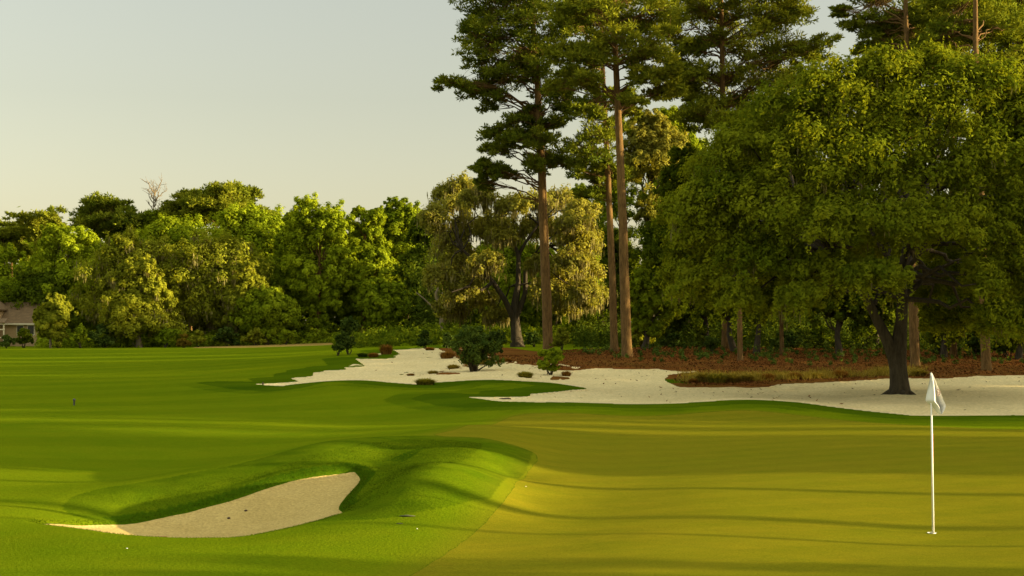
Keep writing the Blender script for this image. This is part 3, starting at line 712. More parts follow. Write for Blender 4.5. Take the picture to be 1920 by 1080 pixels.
pine('dark pine filling the sky at the top right corner', 1935, 95, [(1932, 500), (1930, 300), (1928, 100), (1928, -80)],
     pads(1915, 80, 230, 250, 26, 44, 34), 0.28, 'needle', leaf=.17, clump=.6, per=36, dens=.9)

# ---- great moss hung oak in the centre
def moss_oak():
    Y = 118.0; bx = X(970, Y); bz = GZ(bx, Y); base = (bx, Y, bz)
    rows = [(835,360,34,28),(870,350,34,26),(850,395,40,34),(900,380,36,28),(930,420,42,30),(880,430,44,36),(840,450,38,36),(815,420,30,34),(1000,380,42,28),(1050,370,40,26),(960,395,34,22),(1090,400,34,28),(1030,430,48,26),(1080,460,40,34),(1100,510,34,40),
            (860,490,44,34),(910,500,36,24),(830,520,34,36),(1050,530,40,34),(870,550,36,30),(1010,500,28,20),(1090,560,34,36),(905,560,26,24),(940,450,30,22),(1000,425,34,24),(1065,500,38,28),(1100,450,36,30),(1020,550,34,26),(1060,575,36,26),(930,590,26,18),(845,580,34,26),(1075,425,36,24),(1110,560,34,34),(890,515,30,24)]
    lob = np.array([(X(r[0], Y), Y + rng.uniform(-4, 4), Z(r[1], Y), r[2] / FP * Y, r[2] / FP * Y, r[3] / FP * Y) for r in rows])
    cc, cr, ct = lobe_clumps(lob, 3.8, crel=(.22, .38), inner=.3)
    crown = clump_leaves(cc, cr * 1.15, 66, .12, tb=ct)
    mb = MB()
    def P3(px, py, dy=0): return np.array([X(px, Y), Y + dy, Z(py, Y)])
    mb.tube([np.array([bx, Y, bz - .2]), P3(968, 630), P3(966, 600), P3(966, 570), P3(972, 530), P3(972, 480), P3(962, 450), P3(950, 420)], [.70, .45, .38, .34, .24, .19, .13, .07], n=12, cap=False, wob=.06)
    mb.tube([P3(964, 600), P3(948, 565, -.5), P3(925, 530, -1), P3(900, 500, -1.3), P3(868, 470, -1.5), P3(845, 420, -2)], [.27, .24, .2, .16, .12, .06], n=10, cap=False)
    mb.tube([P3(970, 590), P3(985, 550), P3(985, 510), P3(1000, 480), P3(1030, 462), P3(1070, 455)], [.26, .22, .18, .15, .11, .06], n=10, cap=False)
    mb.tube([P3(972, 480), P3(985, 455), P3(1010, 420), P3(1040, 390)], [.17, .13, .09, .05], n=8, cap=False)
    mb.tube([P3(925, 530, -1), P3(905, 545, -2), P3(880, 540, -3), P3(850, 550, -3.5)], [.15, .12, .09, .05], n=8, cap=False)
    st = [P3(972, 530), P3(962, 450), P3(925, 530, -1), P3(868, 470, -1.5), P3(1000, 480), P3(1030, 462), P3(1010, 420), P3(880, 540, -3)]
    for L_ in lob:
        a = min(st, key=lambda s: np.linalg.norm(s - L_[:3]) + rng.uniform(0, 1.5)); limb(mb, a, L_[:3], .09, .03, sag=.08, n=6, wig=.1)
    k = rng.integers(0, len(cc), int(len(cc) * .5)); mm = np.repeat(k, 22); ln = rng.uniform(.12, .42, len(mm))
    c = cc[mm] + rng.normal(size=(len(mm), 3)) * (cr[mm] * .6)[:, None] - np.array([0, 0, 1]) * (cr[mm] * .3 + ln * .8)[:, None]
    nrm = rdir(len(mm)); nrm[:, 2] *= .1; vert = np.tile([0, 0, 1.0], (len(mm), 1))
    ms = cards(c, nrm, ln, .16, rng.random(len(mm)), vert)
    finish_tree('oak_tree', 'spreading old oak hung with pale moss in the centre, its dark trunk forking low', 'oak tree', base, mb, M['oakbark'],
                [('crown', crown, M['gold']), ('moss', ms, M['moss'])])
moss_oak()

# ---- trees along the far left side of the fairway
GL = 'trees lining the far side of the fairway'
B = broadleaf
pine('pale loose pine at the far left edge of the wood', 22, 232, [(22, 560), (22, 440)], pads(22, 460, 70, 80, 12, 20, 13), .3, 'needle_pale', leaf=.36, clump=1.3, per=30, dens=.8, group=GL)
pine('thin pale pine topping the wood above the house roof', 78, 228, [(78, 560), (80, 415)], pads(80, 440, 80, 80, 14, 20, 12), .3, 'needle_pale', leaf=.36, clump=1.3, per=30, dens=.8, group=GL)
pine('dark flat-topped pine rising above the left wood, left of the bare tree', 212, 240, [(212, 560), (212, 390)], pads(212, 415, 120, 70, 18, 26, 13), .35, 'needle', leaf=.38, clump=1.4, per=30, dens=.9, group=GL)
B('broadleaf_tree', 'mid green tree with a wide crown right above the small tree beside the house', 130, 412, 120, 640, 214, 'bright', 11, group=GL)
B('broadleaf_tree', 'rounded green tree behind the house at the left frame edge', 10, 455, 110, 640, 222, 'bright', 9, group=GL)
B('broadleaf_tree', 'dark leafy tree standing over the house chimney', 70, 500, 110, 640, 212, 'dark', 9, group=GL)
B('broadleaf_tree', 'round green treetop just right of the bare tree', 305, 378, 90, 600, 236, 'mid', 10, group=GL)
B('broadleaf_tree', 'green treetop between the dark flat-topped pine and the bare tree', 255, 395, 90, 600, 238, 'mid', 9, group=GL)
pine('domed pine top at the highest part of the left wood, left of its twin', 358, 240, [(358, 560), (358, 375)], pads(358, 395, 80, 60, 14, 24, 13), .3, 'needle_pale', leaf=.36, clump=1.3, per=30, dens=1, group=GL)
pine('pine with the highest dome in the left wood', 405, 236, [(405, 560), (405, 362)], pads(405, 385, 90, 60, 16, 24, 13), .3, 'needle_pale', leaf=.36, clump=1.3, per=30, dens=1, group=GL)
pine('pine top standing right of the highest dome in the left wood', 455, 240, [(455, 560), (455, 370)], pads(455, 388, 90, 55, 16, 24, 13), .3, 'needle', leaf=.36, clump=1.3, per=30, dens=1, group=GL)
B('broadleaf_tree', 'large bright yellow-green tree under the highest domes of the left wood', 470, 380, 150, 600, 216, 'bright', 14, group=GL)
B('broadleaf_tree', 'mid green tree filling the wood below the bare tree', 330, 400, 130, 600, 224, 'bright', 12, group=GL)
B('broadleaf_tree', 'dark leafy tree between the flat-topped pine and the moss hung trees', 180, 440, 110, 640, 216, 'mid', 11, group=GL)
B('moss_oak', 'broad olive oak hung with moss in the left wood, left of its neighbour', 255, 440, 170, 640, 202, 'olive', 14, moss=.45, group=GL, cat='oak tree')
B('broadleaf_tree', 'yellowish feathery tree standing in front of the mossy oaks on the left', 262, 480, 130, 645, 192, 'olive', 12, moss=.1, group=GL, shape='cone')
B('moss_oak', 'olive oak with long hanging moss, right of its mossy neighbour in the left wood', 400, 445, 190, 640, 200, 'olive', 15, moss=.5, group=GL, cat='oak tree')
B('broadleaf_tree', 'small olive tree with drooping boughs at the right end of the mossy oaks', 462, 490, 80, 640, 196, 'olive', 9, moss=.3, group=GL)
B('broadleaf_tree', 'mid green tree between the bright tree and the tall column of leaves', 528, 400, 80, 630, 222, 'mid', 10, group=GL)
B('broadleaf_tree', 'green layered tree low in the wood, left of the tall leafy column', 525, 490, 110, 640, 204, 'mid', 11, group=GL)
B('broadleaf_tree', 'tall bright green column of leaves with a pale trunk at its foot', 597, 370, 112, 632, 200, 'bright', 15, group=GL, shape='top', trunk=.35, bark='pinebark')
B('broadleaf_tree', 'dark narrow tree just right of the tall bright column', 655, 405, 70, 620, 214, 'dark', 10, group=GL)
B('broadleaf_tree', 'tall mid green tree with an orange trunk foot, second right of the bright column', 690, 388, 84, 620, 202, 'mid', 12, group=GL, trunk=.35, bark='pinebark', base_px=680)
B('broadleaf_tree', 'tall pale green tree with a ragged top, left of the great mossy oak', 748, 370, 96, 600, 206, 'mid', 13, group=GL, trunk=.35, bark='pinebark', base_px=768)
B('broadleaf_tree', 'shady tree just left of the great mossy oak, behind the twisted snag', 795, 400, 80, 620, 196, 'dark', 10, group=GL)
B('broadleaf_tree', 'small lush green tree low in front of the ragged-topped tree', 725, 520, 80, 630, 192, 'mid', 8, group=GL)
B('broadleaf_tree', 'green tree seen through the fork of the great mossy oak', 965, 430, 150, 630, 152, 'mid', 12)
B('broadleaf_tree', 'dark tree low behind the branches of the great mossy oak', 880, 450, 120, 630, 165, 'dark', 10)
B('broadleaf_tree', 'dark tree seen under the right limb of the great mossy oak', 1040, 470, 130, 630, 160, 'dark', 10)
B('broadleaf_tree', 'pointed bright treetop wedged left of the tall leafy column', 556, 398, 80, 600, 210, 'bright', 9, group=GL)
B('broadleaf_tree', 'bright green treetop wedged just right of the tall leafy column', 640, 402, 80, 610, 218, 'bright', 10, group=GL)
B('broadleaf_tree', 'round mid green treetop left of the ragged-topped tree', 716, 384, 90, 610, 222, 'mid', 11, group=GL)
B('broadleaf_tree', 'pale green treetop touching the left side of the great mossy oak', 786, 382, 90, 610, 214, 'bright', 11, group=GL)
B('broadleaf_tree', 'lush green tree low to the right of the mossy oaks', 500, 540, 100, 640, 194, 'mid', 10, group=GL)
B('broadleaf_tree', 'leafy tree in the lower wood behind the orange trunk foot', 660, 500, 100, 635, 206, 'mid', 11, group=GL)
B('small_tree', 'small rounded olive tree standing alone in front of the house', 96, 550, 74, 640, 186, 'olive', 9, leaf=.16, per=40, cat='tree')

# bare tree
def bare_tree(label, px, top, bot, Y, w, rad, mat, name='bare_tree', levels=5, n0=9):
    bx = X(px, Y); bz = GZ(bx, Y); base = (bx, Y, bz); mb = MB(); top3 = np.array([bx, Y, Z(top, Y)]); root3 = np.array([bx, Y, bz])
    path = limb(mb, root3, top3, rad, rad * .15, n=6, wig=.01)
    for i in range(26):
        t = rng.uniform(.55, .97); a = root3 + (top3 - root3) * t; d = rdir(1)[0]; d[2] = abs(d[2]) + .5; ln = w / FP * Y * .5 * rng.uniform(.5, 1.1)
        b = a + d / np.linalg.norm(d) * ln; limb(mb, a, b, rad * .35, rad * .1, n=4)
        for j in range(7):
            s = a + (b - a) * rng.uniform(.3, 1); e = rdir(1)[0]; e[2] = abs(e[2]) + .2; limb(mb, s, s + e * ln * .45, rad * .16, rad * .05, n=3, seg=3)
    finish_tree(name, label, 'tree', base, mb, mat, [])
bare_tree('leafless grey treetop poking above the left wood', 289, 348, 600, 246, 66, .3, M['greybark'])
# twisted snag
def snag():
    Y = 150; bx = X(828, Y); bz = GZ(bx, Y); mb = MB()
    def P3(px, py, dy=0): return np.array([X(px, Y), Y + dy, Z(py, Y)])
    mb.tube([(bx, Y, bz - .1), P3(827, 620), P3(828, 590), P3(820, 565), P3(818, 548), P3(822, 538)], [.3, .24, .2, .17, .14, .06], n=8)
    mb.tube([P3(828, 600), P3(834, 580), P3(832, 560), P3(829, 548)], [.16, .14, .12, .05], n=7)
    mb.tube([P3(826, 590), P3(812, 575), P3(805, 570), P3(795, 560), P3(780, 548)], [.14, .12, .1, .08, .04], n=6)
    finish_tree('dead_tree', 'pale twisted dead snag standing left of the great mossy oak', 'dead tree', (bx, Y, bz), mb, M['greybark'], [])
snag()

# ---- forest right of the middle pines and behind the oak
GR = 'woodland trees behind the pine straw'
right = [
 ('broadleaf_tree', 'golden-brown tree lit behind the thick middle pine', 1225, 205, 125, 420, 112, 'gold', 12, 1222),
 ('broadleaf_tree', 'green treetop wedged between the gold tree and the warm pine', 1262, 190, 110, 420, 124, 'mid', 11, 1262),
 ('broadleaf_tree', 'green tree filling the sky gap between the two right middle pines', 1160, 300, 110, 560, 142, 'mid', 11, 1165),
 ('broadleaf_tree', 'mid green tree left of the slimmer middle pine', 1100, 345, 110, 600, 146, 'mid', 11, 1098),
 ('broadleaf_tree', 'tall green tree under the warm pine, left of the big oak', 1285, 250, 120, 520, 138, 'mid', 11, 1288),
 ('broadleaf_tree', 'deep green tree low between the middle pines and the big oak', 1255, 400, 130, 640, 104, 'dark', 12, 1252),
 ('broadleaf_tree', 'dark green tree filling the gap right of the middle pines', 1290, 270, 150, 640, 103, 'dark', 14, 1325),
 ('broadleaf_tree', 'deep green tree behind the thick middle pine', 1130, 420, 150, 640, 136, 'dark', 13, 1130),
 ('broadleaf_tree', 'mid green tree between the great mossy oak and the middle pines', 1085, 440, 90, 640, 130, 'mid', 10, 1085),
 ('broadleaf_tree', 'small sunlit yellow-green tree at the foot of the wood right of the middle pines', 1222, 500, 90, 640, 95, 'mid', 9, 1208),
 ('broadleaf_tree', 'green tree arching over the twin trunks left of the big oak', 1340, 420, 170, 600, 92, 'dark', 13, 1378),
 ('broadleaf_tree', 'dark tree with a slim trunk behind the left edge of the big oak', 1430, 440, 150, 610, 90, 'dark', 11, 1418),
 ('broadleaf_tree', 'shadowed tree with a thin trunk seen under the big oak', 1570, 400, 170, 620, 88, 'dark', 12, 1575),
 ('broadleaf_tree', 'dark tree directly behind the forked trunk of the big oak', 1650, 420, 170, 625, 104, 'dark', 12, 1640),
 ('broadleaf_tree', 'green tree right of the forked trunk, behind the flag', 1790, 430, 150, 650, 86, 'dark', 12, 1770),
 ('broadleaf_tree', 'leafy green tree at the right frame edge behind the sand', 1900, 400, 160, 660, 84, 'mid', 13, 1910),
 ('broadleaf_tree', 'tall dark tree closing the wood behind the upper right corner', 1900, 130, 190, 420, 98, 'dark', 12, 1935),
 ('broadleaf_tree', 'dark tree showing between the warm pine and the middle pines', 1270, 300, 130, 560, 133, 'dark', 12, 1270),
]
for nm, lb, px, tp, ww, bt, Y, kd, n_, bp_ in right:
    B(nm, lb, px, tp, ww, bt, Y, kd, n_, base_px=bp_, group=GR, trunk=.2, bark='oakbark', per=36, leaf=.095, dens=1.6)
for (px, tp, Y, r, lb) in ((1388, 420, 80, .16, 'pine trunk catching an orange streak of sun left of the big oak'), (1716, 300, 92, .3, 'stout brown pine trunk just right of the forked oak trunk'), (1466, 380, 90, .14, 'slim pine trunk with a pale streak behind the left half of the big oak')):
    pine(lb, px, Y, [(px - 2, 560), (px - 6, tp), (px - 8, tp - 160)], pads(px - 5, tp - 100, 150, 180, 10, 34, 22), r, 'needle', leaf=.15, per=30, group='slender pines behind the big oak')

# deep wood closing the view: reads as one mass
def wood(label, pxs, Y, top, kind, n, depth=22, name='forest'):
    cc = []; cr = []
    for i in range(n):
        px = rng.uniform(*pxs); y = Y + rng.uniform(0, depth); tz = Z(top + 24 * vnoise(px / 45, 0.5, 4) * 2, Y); x = X(px, y)
        z = rng.uniform(1.2, max(2, tz)); cc.append((x, y, z)); cr.append(rng.uniform(.008, .016) * y)
    cc = np.array(cc); cr = np.array(cr); ct = np.clip(rng.normal(.45, .2, n), 0, 1)
    v, f, t = clump_leaves(cc, cr, 30, .0016 * Y, tb=ct)
    tag(link(name, mesh_np(name, v, f, 4, t), M[kind]), label, 'wood', kind='stuff')
wood('dense dark wood behind the trees lining the fairway', (-260, 860), 262, 440, 'bright', 3400)
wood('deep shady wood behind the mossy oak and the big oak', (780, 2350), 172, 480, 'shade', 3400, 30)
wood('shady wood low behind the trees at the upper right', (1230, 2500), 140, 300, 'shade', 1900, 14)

# ---- understorey shrubs
def undergrowth(label, pxs, Ys, hmax, n, kind, leaf):
    Yv = rng.uniform(*Ys, n); x = X(rng.uniform(*pxs, n), Yv); z0 = bilin(x, Yv); hh = hmax * rng.random(n) ** 1.5 * (.7 + .9 * vnoise(x * .12, Yv * .12, 8))
    cc = np.stack([x, Yv, z0 + np.maximum(.15, hh)], 1); cr = rng.uniform(.5, 1.1, n) * hmax * .3
    v, f, t = clump_leaves(cc, cr, 26, leaf, tb=np.clip(rng.normal(.5, .2, n), 0, 1), up=.6)
    tag(link('undergrowth', mesh_np('undergrowth', v, f, 4, t), M[kind]), label, 'undergrowth', kind='stuff')
undergrowth('low green undergrowth at the foot of the far left wood', (70, 640), (192, 232), 2.6, 2600, 'mid', .2)
undergrowth('low undergrowth at the far end of the course behind the mossy oak', (630, 1100), (132, 175), 1.9, 1800, 'dark', .14)
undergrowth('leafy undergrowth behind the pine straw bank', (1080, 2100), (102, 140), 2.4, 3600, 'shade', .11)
undergrowth('sparse low plants dotted over the pine straw', (1090, 1990), (76, 103), .7, 420, 'shrub', .07)
def shrub(label, px, py_base, top, w, Y, kind='shrub', leaf=None, n=6, group=None, name='shrub', per=36, stems=5, dens=1.3):
    bx = X(px, Y); bz = GZ(bx, Y); Hh = max(.3, Z(top, Y) - bz); W_ = w / FP * Y
    lob = []
    for i in range(n):
        a = rng.uniform(0, 2 * math.pi); r = rng.uniform(0.1, .32) * W_; zc = bz + Hh * rng.uniform(.18, .78)
        lob.append((bx + r * math.cos(a), Y + r * math.sin(a), zc, W_ * rng.uniform(.18, .3), W_ * .25, Hh * rng.uniform(.16, .26)))
    lob.append((bx, Y, bz + Hh * .8, W_ * .2, W_ * .2, Hh * .2)); lob = np.array(lob)
    cc, cr, ct = lobe_clumps(lob, dens, inner=.2); cr *= .9; cc[:, 2] = np.maximum(cc[:, 2], bz + cr * .6)
    crown = clump_leaves(cc, cr, per, leaf or .00085 * Y, tb=ct, up=.5)
    mb = MB()
    for i in range(stems):
        e = lob[i % len(lob)][:3]; limb(mb, (bx + rng.uniform(-.05, .05) * W_, Y, bz - .05), e, .02 + .012 * W_, .008, n=5)
    return finish_tree(name, label, 'shrub', (bx, Y, bz), mb, M['oakbark'], [('foliage', crown, M[kind])], group, 'stems')
GS = 'shrubs along the foot of the left wood'
for px, tp, ww, Y, kd, lb in [
 (12,628,40,184,'shrub','dark shrub at the foot of the lattice of the house'),(45,614,44,190,'dark','dark clipped shrub against the house wall'),(150,608,60,186,'mid','rounded bush right of the lone small tree'),
 (195,606,80,190,'shrub','wide dark bush low under the left wood'),(225,600,70,196,'mid','leafy bush left of the yellowish feathery tree'),(310,615,56,188,'mid','bright bush at the foot of the mossy oaks'),
 (345,625,34,184,'rust','small brownish bush under the mossy oaks'),(372,618,40,188,'olive','olive bush between the two mossy oaks'),(425,612,60,192,'shrub','dark bush below the right mossy oak'),
 (480,615,56,190,'olive','pale bush at the right end of the mossy oaks'),(535,618,46,188,'mid','green bush beside the tall bright column'),(570,610,50,198,'dark','dark bush left of the pale trunk foot'),
 (630,606,50,200,'dark','dark bush right of the pale trunk foot'),(720,606,50,200,'rust','brownish bush right of the orange trunk foot'),(760,600,60,205,'dark','dark bush at the far end of the fairway'),(110,622,40,184,'olive','low olive bush under the lone small tree')]:
    shrub(lb, px, 645, tp, ww, Y, kd, group=GS, leaf=.17)
shrub('dark upright shrub at the left corner of the waste bunker', 655, 655, 588, 50, 96, 'shrub', n=9, per=60)
shrub('smaller dark shrub leaning at the foot of the upright one beside the sand', 634, 660, 625, 34, 95, 'shrub', n=5, per=50)
shrub('round dark shrub on the far rim of the sand, left of the large airy one', 798, 655, 618, 40, 108, 'shrub', n=6, per=50)
shrub('small dark shrub on the far grass between the round one and the large airy one', 838, 650, 622, 30, 112, 'shrub', n=5)
shrub('large airy shrub with splayed stems on a strip of straw in the sand', 888, 697, 604, 118, 72, 'shrub', n=20, per=50, stems=18, dens=.9)
shrub('ragged shrub behind the large airy one', 925, 670, 618, 50, 84, 'shrub', n=7, per=50)
shrub('neat round green shrub on the sand in front of the leftmost middle pine', 1033, 703, 652, 54, 68, 'mid', n=11, per=70, dens=1.6)
shrub('brownish shrub half hidden behind the neat round one', 1054, 660, 612, 44, 90, 'olive', n=8, per=50)
shrub('low shrub at the foot of the great mossy oak on its right', 1002, 650, 622, 46, 112, 'shrub', n=6)
shrub('low green shrub between the mossy oak and the brownish shrub', 940, 650, 620, 40, 116, 'mid', n=6)
for px, tp, ww, Y, kd, lb in [(1110,618,60,118,'mid','low lit bush behind the middle pines, left one'),(1205,610,60,100,'olive','olive bush at the foot of the small sunlit tree'),(1260,625,50,98,'shrub','dark bush on the left end of the straw bank'),
 (1335,632,40,88,'shrub','dark little bush left of the twin trunks'),(1470,620,90,100,'shrub','wide shady bush behind the straw under the big oak'),(1540,610,80,106,'mid','leafy bush seen under the big oak left of its trunk'),(1620,605,80,104,'mid','lit bush seen just left of the forked trunk'),
 (1760,620,90,92,'shrub','shady bush right of the stout brown trunk'),(1830,630,60,90,'shrub','dark bush behind the flag'),(1890,625,90,88,'dark','dark bush at the right frame edge')]:
    shrub(lb, px, 655, tp, ww, Y, kd, group='bushes at the back of the straw bank', leaf=.1)

# ---- grass clumps
def tuft(label, px, Y, w, h, kind='wire', n=500, group=None, name='grass_clump'):
    bx = X(px, Y); bz = GZ(bx, Y); a = rng.uniform(0, 2 * math.pi, n); r = np.sqrt(rng.random(n)) * w * .28
    b = np.stack([r * np.cos(a), r * np.sin(a) * .8, np.full(n, -.03)], 1); lean = rng.uniform(.2, 1.0, n) * w * .32
    hh = h * rng.uniform(.55, 1.05, n) * (1 - .35 * (r / (w * .28)) ** 2)
    a2 = a + rng.normal(size=n) * .6; d = np.stack([np.cos(a2), np.sin(a2), np.zeros(n)], 1)
    mid = b + d * (lean * .35)[:, None] + np.array([0, 0, 1]) * (hh * .7)[:, None]; tip = b + d * lean[:, None] + np.array([0, 0, 1]) * (hh * .95)[:, None]
    sd = np.stack([-np.sin(a2), np.cos(a2), np.zeros(n)], 1) * .012 * (1 + Y / 60)
    V1 = np.stack([b - sd, b + sd, mid + sd * .8, mid - sd * .8], 1); V2 = np.stack([mid - sd * .8, mid + sd * .8, tip + sd * .15, tip - sd * .15], 1)
    V_ = np.concatenate([V1, V2]).reshape(-1, 3); t = rng.random(n)
    o = link(name, mesh_np(name, V_, np.arange(len(V_)).reshape(-1, 4), 4, np.r_[t, t]), M[kind], None, (bx, Y, bz))
    return tag(o, label, 'grass clump', group)
tuft('round green-gold grass clump on the turf edge of the upper sand', 797, 58.5, 1.1, .33, 'wire_green', 900)
tuft('brown-green grass clump left of the neat round shrub', 985, 66, .95, .35, 'wire_green', 800)
tuft('tall rusty grass clump on the far left of the sand', 724, 92, 1.1, .75, 'wire_rust', 700)
tuft('rusty grass clump behind the large airy shrub', 838, 84, 1.2, .5, 'wire_rust', 500)
GT = 'wiregrass clumps along the edge of the straw bank'
for i, (px, Y, ww, hh, kd, lb) in enumerate([(1322,63,1.3,.5,'wire','gold wiregrass clump at the left point of the straw edge'),(1345,62.3,1.2,.55,'wire_green','darker, biggest wiregrass clump at the left end of the straw edge'),(1372,62.8,1.1,.5,'wire','wiregrass clump right of the biggest one'),
   (1400,63.5,.9,.4,'wire','low wiregrass clump below the twin trunks'),(1440,64.4,.9,.4,'wire_rust','rusty clump right of the twin trunks'),(1490,65,.9,.4,'wire_rust','rusty clump in the middle of the straw edge'),(1530,65.6,.8,.35,'wire','gold clump on the straw edge left of the forked oak'),
   (1575,66.4,1.0,.42,'wire_rust','brown clump nearest the forked oak on its left'),(1725,67.8,.9,.35,'wire','gold clump right of the forked oak trunk'),(1300,62.5,.5,.25,'wire_rust','tiny scattered tuft on the sand at the left of the straw edge')]):
    tuft(lb, px, Y, ww, hh, kd, 600, GT)
for px, Y, ww, hh, kd, lb in [(770,69,.5,.15,'wire_rust','low tuft at the left tip of the straw strip'),(812,71,.7,.22,'wire','low tuft on the straw strip left of the airy shrub'),(850,75,.9,.3,'wire','spreading tuft above the straw strip'),
    (1062,67.5,.6,.3,'wire_rust','small brown tuft right of the neat round shrub'),(700,88,.9,.35,'wire_rust','brown low tuft between the upright shrub and the tall rusty clump'),(680,89,.9,.35,'shrub','dark low tuft right of the upright shrub'),(806,98,.9,.3,'wire_rust','brown tuft below the round dark shrub'),(945,77,1.2,.3,'wire_rust','brown tuft on the straw right of the airy shrub'),(910,76,1.0,.35,'wire','tuft just right behind the airy shrub')]:
    tuft(lb, px, Y, ww, hh, kd, 400, 'low tufts in the waste bunker')

# ---- trees right of the frame, whose shadows cross the green (same kinds as in view)
def side_pine(x, y, h, r, crown_from=.5, lean=0):
    bz = GZ(x, y); mb = MB(); P_ = [np.array([x + lean * t, y, bz - .2 + h * t]) for t in np.linspace(0, 1, 8)]
    mb.tube(P_, [r * (1.2 - 1.0 * i / 7) for i in range(8)], n=9, cap=False)
    lob = []
    for i in range(14):
        t = rng.uniform(crown_from, 1); a = rng.uniform(0, 6.28); q = (1.15 - t) * h * .28
        c = np.array([x + lean * t + q * math.cos(a), y + q * math.sin(a), bz + h * t + .4]); lob.append((*c, 1.5, 1.5, .9)); limb(mb, P_[min(7, int(t * 7))], c, r * .3, r * .1)
    cc, cr, ct = lobe_clumps(np.array(lob), .7, cmax=.7, inner=.2); crown = clump_leaves(cc, cr, 22, .2, tb=ct, asp=.3)
    finish_tree('pine_tree', 'pine beyond the right edge whose trunk shadows the green', 'pine tree', (x, y, bz), mb, M['pinebark'], [('crown', crown, M['needle'])], 'pines beyond the right edge')
def side_broad(x, y, h, wd, low=.12):
    if x > 75: low = .68
    bz = GZ(x, y); mb = MB(); limb(mb, (x, y, bz - .2), (x, y, bz + h * .8), .3, .1)
    lob = [(x + rng.uniform(-.3, .3) * wd, y + rng.uniform(-.32, .32) * wd, bz + h * rng.uniform(low, .85), wd * .25, wd * .25, h * .16) for _ in range(16)]
    for L_ in lob: limb(mb, (x, y, bz + h * .35), L_[:3], .1, .03)
    cc, cr, ct = lobe_clumps(np.array(lob), 1.2, inner=.2); crown = clump_leaves(cc, cr, 30, .2, tb=ct)
    finish_tree('broadleaf_tree', 'broad tree beyond the right edge shading the course', 'tree', (x, y, bz), mb, M['greybark'], [('crown', crown, M['mid'])], 'broad trees beyond the right edge')
tan = math.tan(SUN_BACK)
def along(s, x): return s - x * tan        # y of the point at x on the shadow line that crosses x=0 at distance s
for s, x, h, r in ((23.5, 30, 26, .17), (19.9, 34, 27, .22), (18.0, 22, 22, .07), (38.5, 40, 25, .2), (60, 44, 24, .2)):
    side_pine(x, along(s, x), h, r, .62)
for s, x, h, wd in ((29.3, 26, 7, 6.5), (31, 33, 9, 7.5), (28.9, 42, 10, 7), (30.5, 50, 12, 8), (29.8, 60, 13, 8), (33, 58, 13, 6), (13.4, 21, 3.4, 6.2), (13.2, 28, 4.2, 6.0), (43.5, 60, 15, 9), (49, 64, 16, 9), (54, 60, 16, 9), (59, 50, 14, 8), (39, 80, 20, 6), (35.5, 78, 19, 6), (46, 90, 22, 9), (53, 92, 22, 10), (47, 38, 10, 8), (52, 44, 12, 9), (56.5, 52, 12, 7), (66, 40, 15, 10), (74, 46, 17, 12), (70, 56, 18, 10), (82, 50, 18, 11), (64, 60, 19, 9), (92, 56, 17, 10), (60, 66, 18, 9), (69, 48, 15, 10), (78, 62, 19, 11), (87, 46, 16, 11), (98, 50, 18, 12), (102, 60, 18, 8), (130, 60, 18, 10), (56, 62, 17, 8)):
    side_broad(x, along(s, x), h, wd)

